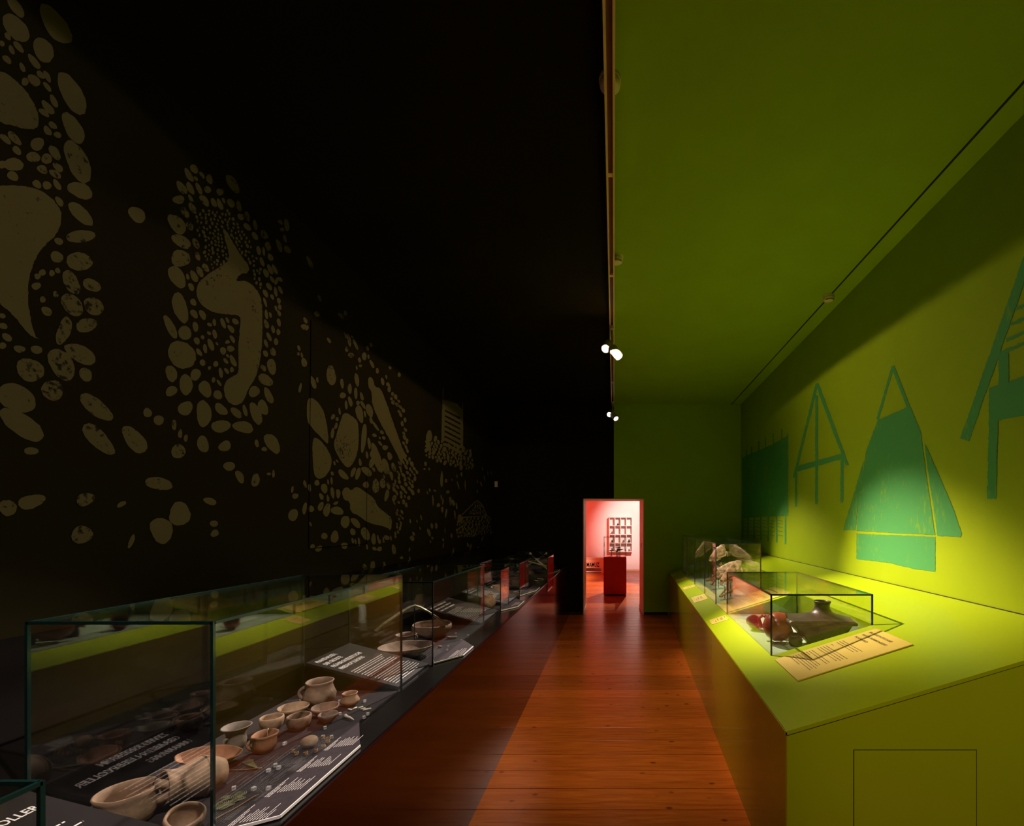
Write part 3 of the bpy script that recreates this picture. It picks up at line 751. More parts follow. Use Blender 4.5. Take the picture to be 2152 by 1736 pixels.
# ------------------------------------------------------------------ glass cases
T = 0.006
def glass_case(corners, z0, z1, label, joints=()):
    """corners: plan points near-right, near-left... counter-clockwise; z0 per-corner bottom, z1 top"""
    root = tag(empty('glass_case', (sum(c[0] for c in corners) / 4, sum(c[1] for c in corners) / 4, min(z0))), label, 'display case', 'glass display cases')
    ox = Vector((root.location.x, root.location.y, 0))
    C = [Vector((c[0], c[1], 0)) for c in corners]
    cen = sum(C, Vector()) / 4
    def inset(p, d):
        v = (cen - p); return p + Vector((math.copysign(d, v.x), math.copysign(d, v.y), 0))
    CI = [inset(p, T) for p in C]
    for i in range(4):
        j = (i + 1) % 4
        a, b2, ai, bi = C[i], C[j], CI[i], CI[j]
        za, zb = z0[i], z0[j]
        e = 0.004
        mbb = MB().hexa([a - ox + Vector((0, 0, za)), b2 - ox + Vector((0, 0, zb)), bi - ox + Vector((0, 0, zb)), ai - ox + Vector((0, 0, za))],
                        [a - ox + Vector((0, 0, z1 - T)), b2 - ox + Vector((0, 0, z1 - T)), bi - ox + Vector((0, 0, z1 - T)), ai - ox + Vector((0, 0, z1 - T))])
        fixnormals(mbb.build('pane', 'glass', root))
    mbb = MB().hexa([c - ox + Vector((0, 0, z1 - T)) for c in C], [c - ox + Vector((0, 0, z1)) for c in C])
    fixnormals(mbb.build('top_pane', 'glass', root))
    for i in range(4):
        j = (i + 1) % 4
        p = (C[i] + CI[i]) / 2 - ox; q = (C[j] + CI[j]) / 2 - ox
        h = T * 0.55
        MB().box(p.x - h, p.x + h, p.y - h, p.y + h, z0[i], z1 - T * 0.1).build('glass_edge', 'glass_edge', root)
        d = (q - p).normalized(); n = Vector((-d.y, d.x, 0)) * h
        z = Vector((0, 0, z1 - T - 0.0006))
        fixnormals(MB().prism([p + z - n, p + z + n, q + z + n, q + z - n], (0, 0, T + 0.0012)).build('glass_edge', 'glass_edge', root))
    for (p, zz) in joints:
        p = Vector((p[0], p[1], 0)) - ox
        MB().box(p.x - T * .6, p.x + T * .6, p.y - .003, p.y + .003, zz, z1).build('glass_joint', 'glass_edge', root)
    # shift z since the parent sits at min(z0)
    for ch in root.children: ch.location.z = -root.location.z
    return root
def lcase(k, label):
    c = L_CASES[k]
    zb = inc_l(c[3]) if c[3] <= GXL + 0.01 else ZB
    glass_case([(c[2], c[0]), (c[2], c[1]), (c[3], c[1]), (c[3], c[0])], [ZB] * 4, c[4], label)
lcase(0, 'low glass case in the bottom left corner of the black bench')
lcase(1, 'large glass case over the many clay cups, nearest whole case on the black bench')
lcase(2, 'glass case over the big oval bowl and the raised curved band')
lcase(3, 'small glass case with one buff pot, third from the near end')
lcase(4, 'glass case over bronze pieces on the black bench, fourth from the near end')
lcase(6, 'farthest glass case on the black bench, over crossed pale bones')
glass_case([(-0.783, 5.40), (-0.783, 5.93), (-1.30, 5.93), (-1.30, 5.40)], [ZB - 0.10, ZB - 0.10, ZB, ZB], 1.227,
           'glass case hooked over the front edge of the black bench near the doorway')

# ------------------------------------------------------------------ sloping text boards and label plates on the black bench
def slope_board(y0, y1, title, label, rows, x0=-0.935, x1=-1.335):
    root = tag(empty('text_board', (0, 0, 0)), label, 'text board', 'sloping text boards on the black bench')
    up = 0.012
    A = lambda X, Y, d=0.0: Vector((X, Y, inc_l(X) + 0.002 + d))
    g = 0.004
    b = [A(x1, y0 + g), A(x0, y0 + g), A(x0, y1 - g), A(x1, y1 - g)]
    t = [A(x1, y0 + g, up), A(x0, y0 + g, up), A(x0, y1 - g, up), A(x1, y1 - g, up)]
    fixnormals(MB().hexa(b, t).build('board', 'dark_board', root))
    ydir = (A(x1, 0) - A(x0, 0)).normalized(); xdir = Vector((0, 1, 0))
    Wd = y1 - y0; Ld = abs(x1 - x0)
    org = A(x1, y0, up)
    s = 0.040
    hb = []
    for tl, ln in title:
        if not tl:
            hb.append((0.03, s, ln * (Wd - 0.06))); s += 0.036; continue
        text_mesh(tl, root, org + xdir * 0.03 - ydir * s, xdir, ydir, ln * (Wd - 0.06), 0.020, 'white_ink', 'heading', 0.001)
        s += 0.036
    if hb: text_bars(root, org, xdir, ydir, hb, 0.014, 'white_ink', 'heading', 0.001, 0.11)
    rr = []
    s += 0.006
    for l in rows:
        if l: rr.append((0.03, s, l * (Wd - 0.06)))
        s += 0.0135 if l else 0.006
    text_bars(root, org, xdir, ydir, rr, 0.0038, 'white_ink', 'text_lines', 0.001)
    return root
slope_board(0.735, 1.043, [('ZWEI KINDER IM', .66), ('GRABE, IN LIEBEVOLLER', .98), ('UMARMUNG', .44)],
            'black text board at the lower left edge, before the large glass case', [.9, .85, .95, .9, .8, 0, .9, .95, .85, .9, .92, .9, .6])
slope_board(1.976, 2.312, [('FRANZHAUSEN,', .50), ('DER GRÖSSTE', .44), ('FRÜHBRONZEZEITLICHE', .80), ('FRIEDHOF EUROPAS', .66)],
            'black text board headed FRANZHAUSEN between two glass cases', [.95, .9, .85, 0, .95, .98, .98, .78, 0, .9, .92, .98, .95, .98, .98, .98, .8])
slope_board(3.225, 3.70, [('', .68), ('', .70), ('', .66)],
            'black text board with three bold white heading lines, second from the near glass case', [.60, .62, .64, .45, 0, .58, .7, .75, .74, .78, .8, .84, .84, .86, .86, .3])
slope_board(3.985, 4.44, [('', .6), ('', .5)],
            'black text board behind the small glass case', [.7, .72, .74, .8, .8, .82, 0, .7, .7, .75, .78, .8, .4])
slope_board(6.97, 7.45, [('', .6), ('', .6)],
            'small black text board farthest along the black bench', [.7, .7, .7, .5, 0, .7, .7, .72, .7, .6])

def label_plate(poly, label, rows, title=True):
    root = tag(empty('label_plate', (0, 0, 0)), label, 'label', 'white edged label plates on the black bench')
    z0 = ZB + 0.0035
    fixnormals(MB().prism([(x, y, z0) for x, y in poly], (0, 0, 0.006)).build('plate', 'plum', root))
    mbb = MB()
    for i in (0, 1):
        a = Vector((*poly[i], 0)); b = Vector((*poly[i + 1], 0))
        d = (b - a).normalized(); n = Vector((d.y, -d.x, 0)) * 0.0026
        mbb.prism([a, a + n, b + n, b], (0, 0, 0.0125)) if False else mbb.prism([a + Vector((0, 0, z0)), a + n + Vector((0, 0, z0)), b + n + Vector((0, 0, z0)), b + Vector((0, 0, z0))], (0, 0, 0.0072))
    fixnormals(mbb.build('painted_lit_edge', 'white_ink', root))  # white strip painted where the plate edge catches the light
    xdir = Vector((0, 1, 0)); ydir = Vector((-1, 0, 0))
    x_in = poly[0][0]; x_out = poly[1][0]
    text_bars(root, (x_in, 0, z0 + 0.006), xdir, ydir, rows, 0.0013, 'white_ink', 'text_lines', 0.0008, 0.009)
    return root
# plates: inner near, outer near, outer far, inner far
rnd = random.Random(3)
rows = []
for c in range(4):
    ya = 1.085 + c * 0.122
    for r in range(3): rows.append((ya - 0.012, 0.012 + r * 0.0048, 0.09 * (1.0 - 0.25 * r)))
    for r in range(9):
        rows.append((ya + .008 + r * 0.002, 0.030 + r * 0.0062, rnd.uniform(.025, .07)))
label_plate([(-0.925, 1.06), (-0.82, 1.121), (-0.82, 1.475), (-0.925, 1.66)], 'long label plate in four columns under the large glass case', rows)
rows = [(2.42, 0.05, .14), (2.44, 0.058, .12), (2.44, 0.066, .16), (2.46, 0.078, .15), (2.48, 0.088, .12), (2.47, 0.096, .1)]
label_plate([(-0.925, 2.33), (-0.818, 2.476), (-0.818, 2.654), (-0.925, 2.80)], 'small label plate in front of the oval bowl case', rows)
rows = [(3.90, 0.05, .2), (3.92, 0.06, .16), (3.95, 0.07, .16), (3.97, 0.08, .12), (3.99, 0.09, .1)]
label_plate([(-0.925, 3.72), (-0.82, 3.90), (-0.82, 4.17), (-0.925, 4.30)], 'small label plate in front of the small pot case', rows)
rows = [(4.66, 0.05, .2), (4.68, 0.065, .16), (4.7, 0.08, .16)]
label_plate([(-0.925, 4.46), (-0.82, 4.80), (-0.82, 5.06), (-0.925, 5.2)], 'label plate in front of the bronze pieces case', rows)
label_plate([(-0.925, 6.35), (-0.82, 6.75), (-0.82, 6.95), (-0.925, 7.0)], 'farthest label plate on the black bench, beside the doorway', [(6.7, .05, .2), (6.75, .07, .2)])

# =================================================================== pottery
def P_rim(cx, cy, hw, h, zf=ZB + 0.003):
    """rim centre and half width in the picture, rim height above the case floor -> X, Y, radius"""
    X, Y = at_z(cx, cy, zf + h)
    r = hw * Y / F / math.sqrt(1 + (X / Y) ** 2)
    return X, Y, r
def profile(outer, th=0.006):
    """outer: (r, z) from base centre to rim -> closed wall profile with an inside"""
    o = [(0.0, 0.0)] + list(outer)
    inn = [(max(r - th, 0.002), max(z, th)) for r, z in reversed(outer)]
    inn = [(r, z) for r, z in inn]
    rim = [(outer[-1][0] - th * 0.5, outer[-1][1] + th * 0.35)]
    return o + rim + inn + [(0.0, th)]
def pot(name, cx, cy, hw, h, shape, mat, label, seed=1.0, wob=0.06, sx=1.0, sy=1.0, rz=0.0, handle=None, th=0.006, cat='pot', tilt=None, zf=ZB + 0.003, pos=None, crack=None):
    if pos: X, Y, r = pos
    else: X, Y, r = P_rim(cx, cy, hw, h, zf)
    rs = shape[-1][0]
    outer = [(a / rs * r, b * h) for a, b in shape]
    mbb = MB().lathe(profile(outer, th), 40, wob=wob, seed=seed, sx=sx, sy=sy)
    o = mbb.build(name, mat, None, smooth=True, loc=(X, Y, zf), rot=(0, 0, rz) if not tilt else tilt)
    fixnormals(o)
    if handle:
        ang, z0, z1, out, hr = handle
        ra = np.interp(z0 * h, [q[1] for q in outer], [q[0] for q in outer]); rb = np.interp(z1 * h, [q[1] for q in outer], [q[0] for q in outer])
        pts = []
        for t in np.linspace(0, 1, 12):
            rr = (ra * (1 - t) + rb * t) - 0.003 + math.sin(math.pi * t) * out
            zz = h * (z0 * (1 - t) + z1 * t) + math.sin(math.pi * t) * 0.15 * h * (t - .3)
            pts.append((rr * math.cos(ang), rr * math.sin(ang), zz))
        MB().tube(pts, [hr * (1.15 - .3 * math.sin(math.pi * t)) for t in np.linspace(0, 1, 12)], 10).build('handle', mat, o, smooth=True)
    if crack:
        ang, cm = crack
        inn = [q for q in profile(outer, th)[len(outer) + 2:-1]][:5]
        pts = [((q[0] - .0006) * math.cos(ang + .06 * ((i % 2) - .5)), (q[0] - .0006) * math.sin(ang + .06 * ((i % 2) - .5)), q[1] + .001) for i, q in enumerate(inn)]
        MB().tube([(outer[-1][0] * math.cos(ang), outer[-1][0] * math.sin(ang), h + .0015)] + pts, .0012, 6).build('crack_line', cm, o)
    return tag(o, label, cat)
BOWL = [(.45, 0), (.62, .04), (.86, .32), (.97, .62), (1.0, .82), (.97, 1.0)]
CUP = [(.50, 0), (.58, .03), (.78, .25), (.88, .5), (.86, .72), (.92, .9), (1.0, 1.0)]
DISH = [(.30, 0), (.42, .05), (.70, .38), (.90, .72), (1.0, 1.0)]
FLARE = [(.42, 0), (.50, .04), (.66, .22), (.68, .40), (.62, .58), (.70, .78), (.90, .94), (1.0, 1.0)]
BELLY = [(.60, 0), (.85, .10), (1.18, .32), (1.22, .45), (1.0, .65), (.88, .80), (.92, .92), (1.0, 1.0)]
BIGCUP = [(.70, 0), (.85, .05), (1.12, .25), (1.18, .42), (1.02, .62), (.90, .80), (.92, .92), (1.0, 1.0)]

pi = math.pi
pot('clay_jar', 266, 1660, 72, 0.078, [(.72, 0), (.85, .06), (1.0, .3), (1.03, .5), (.96, .7), (.94, .85), (1.0, 1.0)], 'clay', 'wide buff clay jar with cracked rim and strap handle, nearest in the large case', 2.0, .07, handle=(0.5, .45, .98, .03, .011), th=.005, crack=(1.1, 'clay_black'))
pot('clay_bowl', 384, 1700, 44, 0.055, BOWL, 'clay', 'round buff bowl beside the cracked jar at the bottom of the large case', 3.3, .08, tilt=(0.25, 0.35, 0))
# lying jar
X, Y = at_z(414, 1640, ZB + 0.045)
prof = profile([(.020, 0), (.030, .004), (.047, .03), (.050, .055), (.040, .085), (.036, .10), (.038, .115), (.043, .128)], .005)
o = MB().lathe(prof, 40, wob=.05, seed=5).build('lying_jar', 'clay', None, smooth=True)
fixnormals(o)
ax = Vector((-0.48, -0.85, 0.10)).normalized()
o.rotation_euler = ax.to_track_quat('Z', 'Y').to_euler(); o.location = Vector((X, Y, ZB + 0.052)) - ax * 0.062
tag(o, 'buff jar lying on its side with its open mouth toward the left', 'jar')
MB().tube([(0.044 * math.cos(t), 0.0, 0.02 + 0.02 * t) if False else (0.050 * math.cos(t), 0.050 * math.sin(t), 0.048) for t in np.linspace(0, 2 * pi, 33)[:-1]], 0.0028, 6, closed=True).build('raised_band', 'clay', o, smooth=True)
# boat shaped ladle bowl on its acrylic rest
X, Y = at_z(440, 1583, ZB + 0.05)
o = MB().lathe(profile([(.018, 0), (.026, .003), (.045, .016), (.054, .030), (.058, .036)], .004), 44, wob=.06, seed=8, sx=1.35, sy=.62).build('boat_bowl', 'clay_orange', None, smooth=True, loc=(X, Y, ZB + 0.018), rot=(0.32, 0.10, 0.40))
fixnormals(o); tag(o, 'boat shaped shallow orange clay bowl tilted behind the lying jar', 'bowl')
pot('flared_cup', 497, 1526, 34, 0.072, FLARE, 'clay_grey', 'tall cup with widely flared rim, behind the boat shaped bowl', 9.1, .05, handle=(-1.9, .2, .62, .016, .006), th=.004, cat='cup')
pot('handled_cup', 557, 1542, 31, 0.056, CUP, 'clay_orange', 'cracked orange clay cup with ring handle, right of the flared cup', 10.2, .09, handle=(-2.6, .15, .75, .018, .006), th=.005, cat='cup', crack=(2.0, 'bone_white'))
pot('clay_bowl', 571, 1507, 27, 0.045, BOWL, 'clay', 'small buff bowl with inturned rim, left one of two side by side', 11.7, .09, cat='bowl')
pot('clay_bowl', 628, 1504, 27.5, 0.048, BOWL, 'clay_dark', 'brown round bowl with uneven rim, right one of two side by side', 12.9, .12, cat='bowl')
pot('clay_dish', 616, 1485, 35, 0.034, DISH, 'clay', 'wide shallow buff dish left of the big handled cup foot', 13.4, .06, th=.004, cat='dish')
pot('handled_cup', 672, 1431, 31, 0.092, BIGCUP, 'clay_dark', 'largest brown clay cup with a handle on its left, below the FRANZHAUSEN board', 14.6, .04, handle=(-2.75, .30, .82, .022, .007), th=.005, cat='cup')
pot('clay_dish', 683, 1485, 31, 0.036, DISH, 'clay_dark', 'shallow brown dish, right of the wide buff dish', 15.2, .06, th=.004, cat='dish')
pot('clay_bowl', 689, 1500, 22, 0.032, DISH, 'clay_grey', 'small grey bowl in front of the shallow brown dish', 16.5, .08, th=.004, cat='bowl')
pot('small_pot', 735.5, 1456, 17, 0.05, BELLY, 'clay', 'small buff pot with waisted neck near the FRANZHAUSEN board', 17.3, .05, th=.004)
# stone, bone, tubes
def sd_rock(P, r, s):
    d = sd_ell(P, (0, 0, 0), r)
    n = np.sin(P[..., 0] * 90 + s) * np.cos(P[..., 1] * 80 - s) * np.sin(P[..., 2] * 100 + 2 * s)
    d = smax(d, P[..., 2] - r[2] * 0.78, 0.01)
    return d + n * 0.0022
X, Y = at_z(646, 1577, ZB)
o = nets_obj('stone_block', lambda P: sd_rock(P, (.024, .018, .022), 1.0), (-.03, -.025, -.028), (.03, .025, .028), 30, 'clay', loc=(X, Y + .01, ZB + .024), rot=(0, 0, .6))
tag(o, 'pale lump of stone with flat top among the acrylic cubes', 'stone')
def bone_mesh(L, r):
    def fn(P):
        d = sd_caps(P, (-L / 2, 0, 0), (L / 2, 0, 0), r, r * .8)
        for sx in (-1, 1):
            for sy in (-1, 1):
                d = smin(d, sd_ell(P, (sx * L / 2, sy * r * .9, 0), (r * 1.3,) * 3), r * .8)
        return d
    me = nets(fn, (-L / 2 - r * 3, -r * 3, -r * 2), (L / 2 + r * 3, r * 3, r * 2), 64)
    return me
X, Y = at_z(733, 1513, ZB)
o = MB().tube([(-.03, .004, 0), (-.015, 0, .002), (.01, 0, .002), (.035, -.002, 0)], [.0075, .005, .0035, .0012], 10).build('bone_awl', 'bone_white', None, smooth=True, loc=(X, Y, ZB + .008), rot=(0, 0, -.5))
tag(o, 'pointed pale bone awl lying below the small pot', 'bone awl')
tube_me = None
for i, (zx, zy, an) in enumerate([(1255, 775, -.3), (1297, 764, 1.2), (1345, 757, .9), (1365, 768, .5), (1385, 776, .6), (1412, 770, .35)]):
    X, Y = at_z(420 + zx / 3.981, 1300 + zy / 3.981, ZB)
    if tube_me is None:
        o = MB().tube([(-.0085, 0, 0), (.0085, 0, 0)], .0032, 10).build('shell_tube', 'bone_white', None, smooth=True); tube_me = o.data
    else:
        o = link('shell_tube', tube_me)
    o.location = (X, Y, ZB + .0065); o.rotation_euler = (0, 0, an)
    tag(o, 'tiny white tube bead lying right of the small pot', 'bead', 'white tube beads')
# acrylic cubes
cube_me = None
cubes = [(1168, 690), (1380, 690), (1172, 797), (1405, 798), (1372, 826), (1048, 915), (1030, 990), (1102, 992), (710, 1048), (632, 1232), (660, 1252), (575, 1275), (285, 1425), (450, 1430), (575, 1425), (845, 672)]
for i, (zx, zy) in enumerate(cubes):
    X, Y = at_z(420 + zx / 3.981, 1300 + (zy + 16) / 3.981, ZB)
    if cube_me is None:
        mbb = MB(); q_ = .0045
        mbb.box(-q_, q_, -q_, q_, 0, .0015); mbb.box(-q_, q_, -q_, q_, .0072, .0086); mbb.box(-q_, -q_ + .0014, -q_, q_, .0015, .0072); mbb.box(q_ - .0014, q_, -q_, q_, .0015, .0072)
        o = mbb.build('acrylic_cube', 'acrylic'); cube_me = o.data
    else:
        o = link('acrylic_cube', cube_me)
    o.location = (X, Y, ZB + .0032); o.rotation_euler = (0, 0, random.uniform(0, 1.5))
    tag(o, 'tiny clear acrylic cube on the charcoal floor of the large case', 'acrylic cube', 'acrylic cubes in the large case')
# bronze coils
coil_me = None
for i, (zx, zy) in enumerate([(780, 1135), (805, 1158), (885, 1157), (968, 1132), (1033, 1100), (1070, 1055), (1030, 1022), (1075, 1030)]):
    X, Y = at_z(420 + zx / 3.981, 1300 + zy / 3.981, ZB)
    if coil_me is None:
        mbb = MB()
        pts = [(.0055 * math.cos(t), .0055 * math.sin(t), .0016 + .0011 * t / 2) for t in np.linspace(0, 6 * pi, 50)]
        o = mbb.tube(pts, .0012, 6).build('bronze_coil', 'copper', None, smooth=True); coil_me = o.data
    else:
        o = link('bronze_coil', coil_me)
    o.location = (X, Y, ZB + .004); o.rotation_euler = (0, 0, i)
    tag(o, 'tiny bronze wire coil in the arc around the pale stone', 'coil', 'bronze wire coils')
# dagger blade and pins, bronze spirals
X, Y = at_z(420 + 425 / 3.981, 1300 + 1232 / 3.981, ZB)
o = MB().prism([(-.035, .010, 0), (-.030, -.012, 0), (-.005, -.009, 0), (.045, -.002, 0), (.046, .002, 0), (-.005, .009, 0), (-.022, .016, 0)], (0, 0, .003)).build('dagger_blade', 'bronze', None, loc=(X, Y, ZB + .0035), rot=(0, 0, -.55))
fixnormals(o); tag(o, 'green bronze dagger blade with curled butt beside the lying jar', 'blade')
def pin(pa, pb, label, r=.0018):
    A = Vector((*at_z(*pa, ZB), ZB + .006)); B = Vector((*at_z(*pb, ZB), ZB + .006))
    pts = [A.lerp(B, t) + Vector((0, 0, .001 * math.sin(9 * t))) for t in np.linspace(0, 1, 10)]
    o = MB().tube(pts, [r * 1.8] + [r] * 8 + [r * .5], 8).build('bronze_pin', 'copper', None, smooth=True)
    tag(o, label, 'pin', 'bronze pins in the large case')
pin((471, 1625), (551, 1619), 'short bronze pin just below the dagger blade')
pin((443, 1733), (544, 1674), 'long thin bronze pin below the green spirals')
sp_me = None
for i, (zx, zy) in enumerate([(150, 1585), (185, 1560), (215, 1520), (240, 1580), (285, 1545), (310, 1500), (340, 1480), (330, 1525), (200, 1600)]):
    X, Y = at_z(420 + zx / 3.981, 1300 + zy / 3.981, ZB)
    if sp_me is None:
        pts = [((.002 + .0022 * t / pi) * math.cos(t), (.002 + .0022 * t / pi) * math.sin(t), .0015) for t in np.linspace(0, 6 * pi, 60)]
        o = MB().tube(pts, .0014, 6).build('bronze_spiral', 'bronze', None, smooth=True); sp_me = o.data
    else:
        o = link('bronze_spiral', sp_me)
    o.location = (X, Y, ZB + .004); o.rotation_euler = (0.15, 0, i * 1.3); o.scale = (.85, .85, 1)
    tag(o, 'green bronze wire spiral in the cluster behind the near glass edge', 'spiral', 'bronze wire spirals')
# faint print on the case floor
rr = []
rnd = random.Random(11)
for i in range(60):
    X, Y = at_z(420 + rnd.uniform(200, 760) / 3.981, 1300 + rnd.uniform(1180, 1400) / 3.981, ZB)
    rr.append((Y, X, rnd.uniform(.02, .05)))
mbb = MB()
for (Y, X, l) in rr:
    mbb.add([(X, Y, ZB + .0036), (X, Y + l, ZB + .0036), (X - .0012, Y + l, ZB + .0036), (X - .0012, Y, ZB + .0036)], [(0, 1, 2, 3)])
for (zx, zy, n) in ((740, 1280, 6), (620, 1350, 3), (780, 1225, 4), (450, 1540, 4), (200, 1700, 4)):
    X, Y = at_z(420 + zx / 3.981, 1300 + zy / 3.981, ZB)
    for k in range(n):
        mbb.add([(X + k * .004, Y, ZB + .0036), (X + k * .004, Y + .055, ZB + .0036), (X + k * .004 - .0014, Y + .055, ZB + .0036), (X + k * .004 - .0014, Y, ZB + .0036)], [(0, 1, 2, 3)])
mbb.build('floor_print', 'grey_ink', bench)['kind'] = 'stuff'

# ---- case 2
pot('oval_bowl', 854, 1357, 60, 0.060, DISH, 'clay_dark', 'big oval shallow bowl in the second glass case', 21.0, .04, sx=1.0, sy=.8, rz=.3, th=.005, cat='bowl')
pot('small_cup', 853.6, 1333, 23, 0.055, CUP, 'clay_dark', 'small brown cup with handle behind the big oval bowl', 22.0, .06, handle=(.2, .3, .85, .014, .005), th=.004, cat='cup')
pot('deep_bowl', 908, 1311, 42, 0.080, BOWL, 'clay_dark', 'deep dark brown bowl under the end of the curved band', 23.0, .04, th=.005, cat='bowl')
root = tag(empty('curved_band', (-1.24, 2.86, ZB + .003)), 'curved greenish band held up on a thin black rod', 'band')
ox = Vector(root.location)
arc = []
ends3 = [(789, 1327, -1.31), (808, 1311, -1.28), (830, 1296, -1.25), (850, 1283, -1.22), (862, 1276, -1.20), (871, 1273, -1.185), (882, 1276, -1.16), (894, 1282, -1.13), (906, 1290, -1.10), (922, 1301, -1.07), (938, 1313, -1.045)]
for (x, y, X) in ends3:
    u = X / (x - PX); arc.append(Vector((X, u * F, EYE - (y - PY) * u)) - ox)
mbb = MB()
n = len(arc)
vv = []
for i, p in enumerate(arc):
    t = (arc[min(i + 1, n - 1)] - arc[max(i - 1, 0)]).normalized()
    s = t.cross(Vector((0, 0, 1))).normalized(); nn = s.cross(t)
    for (a_, b2) in ((-.014, -.004), (.014, -.004), (.014, .004), (.0, .0075), (-.014, .004)):
        vv.append(p + s * a_ + nn * b2)
ff = [(i * 5 + k, i * 5 + (k + 1) % 5, (i + 1) * 5 + (k + 1) % 5, (i + 1) * 5 + k) for i in range(n - 1) for k in range(5)] + [(4, 3, 2, 1, 0), tuple((n - 1) * 5 + k for k in range(5))]
fixnormals(mbb.add(vv, ff).build('band', 'bronze', root))
rp = arc[5]
MB().tube([(rp.x, rp.y, 0), (rp.x, rp.y, rp.z - .004)], .0032, 8).build('stand_rod', 'black_rod', root)
MB().tube([(rp.x, rp.y, 0), (rp.x, rp.y, 0.004)], .018, 16).build('stand_foot', 'black_rod', root)
X, Y = at_z(700 + 995 / 3.985, 1140 + 812 / 3.985, ZB)
o = nets_obj('sherd', lambda P: smax(sd_ell(P, (0, 0, 0), (.032, .013, .012)), sd_ell(P, (0, 0, .012), (.03, .012, .012)) * -1, .002), (-.04, -.02, -.02), (.04, .02, .02), 26, 'clay_grey', loc=(X, Y, ZB + .014), rot=(0, 0, .2))
tag(o, 'small curved sherd lying in front of the deep bowl', 'sherd')
X, Y = at_z(700 + 890 / 3.985, 1140 + 890 / 3.985, ZB)
o = nets_obj('pebble', lambda P: sd_rock(P, (.014, .011, .011), 3.), (-.02, -.02, -.02), (.02, .02, .02), 20, 'clay_grey', loc=(X, Y, ZB + .013)); tag(o, 'dark pebble at the right end of the big oval bowl', 'pebble')
for (zx, zy) in ((1030, 770), (1130, 785), (965, 880), (955, 910), (1080, 830)):
    X, Y = at_z(700 + zx / 3.985, 1140 + zy / 3.985, ZB)
    if X > GX - .015: X = GX - .015
    o = link('acrylic_cube', cube_me); o.location = (X, Y, ZB + .0032); o.rotation_euler = (0, 0, zx)
    tag(o, 'tiny clear acrylic cube beside the big oval bowl', 'acrylic cube', 'acrylic cubes in the second case')
# ---- case 3
pot('buff_pot', 1022, 1252, 11.5, 0.11, [(.75, 0), (.95, .08), (1.25, .35), (1.28, .5), (1.1, .72), (.9, .88), (.92, 1.0)], 'clay', 'buff ribbed pot alone in the small glass case', 31.0, .03, pos=(-1.06, 3.86, .044))
X, Y = -0.965, 3.80
for i in range(3):
    o = MB().tube([(.006 * math.cos(t), .006 * math.sin(t), .002 + t * .0006) for t in np.linspace(0, 4 * pi, 30)], .0014, 6).build('gold_coil', 'copper', None, smooth=True, loc=(X + .012 * i, Y + .03 * (i % 2), ZB + .004))
    tag(o, 'tiny gold coloured coil in front of the buff ribbed pot', 'coil', 'gold coils')
# ---- case 4
pot('ribbed_pot', 0, 0, 0, 0.09, BIGCUP, 'clay', 'round ribbed pot in the fourth glass case', 33.0, .05, pos=(-1.16, 4.58, .06))
pot('green_dish', 0, 0, 0, 0.05, DISH, 'bronze', 'green metal dish behind the ribbed pot', 34.0, .04, pos=(-1.20, 4.76, .085), cat='dish')
for i, (x, y, a_) in enumerate(((-1.0, 4.56, .3), (-.99, 4.66, .7), (-1.02, 4.74, 1.2), (-.97, 4.80, .1))):
    o = MB().tube([(-.05, 0, 0), (-.02, .004, 0), (.02, -.002, 0), (.05, 0, 0)], [.004, .0022, .002, .001], 8).build('bronze_pin', 'copper', None, smooth=True, loc=(x, y, ZB + .0075), rot=(0, 0, a_))
    tag(o, 'thin metal pin at the front of the fourth glass case', 'pin', 'pins in the fourth case')
# ---- hooked case: jaw and rods; far case: bones
bme = bone_mesh(.36, .013)
bme.materials.append(M['bone_white'])
for i, (p, e) in enumerate((((-1.08, 6.62, 1.07), (0.1, 0.75, .2)), ((-1.12, 6.66, 1.10), (0.3, -.55, -.3)), ((-1.10, 6.56, 1.05), (0.1, .25, .1)))):
    o = link('long_bone', bme, None, p, e, (1, 1, 1) if i < 2 else (.7, .8, .8))
    tag(o, ('pale long bone leaning to the left in the farthest case', 'pale long bone crossing behind the leaning one in the farthest case', 'short pale bone lowest in the farthest case')[i], 'bone', 'long bones in the farthest case')
for i, (x, y, a_) in enumerate(((-1.0, 5.62, .2), (-1.1, 5.72, 1.0), (-.95, 5.80, -.5))):
    o = MB().tube([(-.07, 0, 0), (0, .005, .006), (.07, 0, 0)], [.006, .004, .003], 8).build('bone_splinter', 'bone_white', None, smooth=True, loc=(x, y, ZB + .006), rot=(0, 0, a_))
    tag(o, 'thin pale splinter in the case hooked over the bench edge', 'bone', 'bone splinters')

# =================================================================== RIGHT BENCH (green)
Y0R, Y1R = 1.935, 8.05
def fr_x(Y): return 0.729 + 0.0395 * (Y - 1.935)
def cs_x(Y): return 0.965 + 0.0318 * (Y - 2.807)
Z_F, Z_W = 0.767, 1.175
def inc_r(X, Y):
    return Z_F + (Z_W - Z_F) * (X - fr_x(Y)) / (wall_r(Y) - fr_x(Y))
def on_inc(px, py):
    """pixel on the sloping green top"""
    u = 0.003
    for _ in range(40):
        X = (px - PX) * u; Y = u * F
        zt = inc_r(X, Y)
        u = (EYE - zt) / (py - PY) * 0.5 + u * 0.5
    X = (px - PX) * u; Y = u * F
    return Vector((X, Y, inc_r(X, Y)))
R1 = (2.807, 4.07, 1.594, 1.205); R2 = (4.586, 7.36, 1.48, 1.436)
def r_right(c, Y): return c[2] + 0.0318 * (Y - c[0])
gb = tag(empty('display_bench', (0, 0, 0)), 'long lime green display bench with sloping top along the green wall', 'bench')
TB = 0.020
ys = [Y0R, R1[0], R1[1], R2[0], R2[1], Y1R]
body = MB(); top = MB()
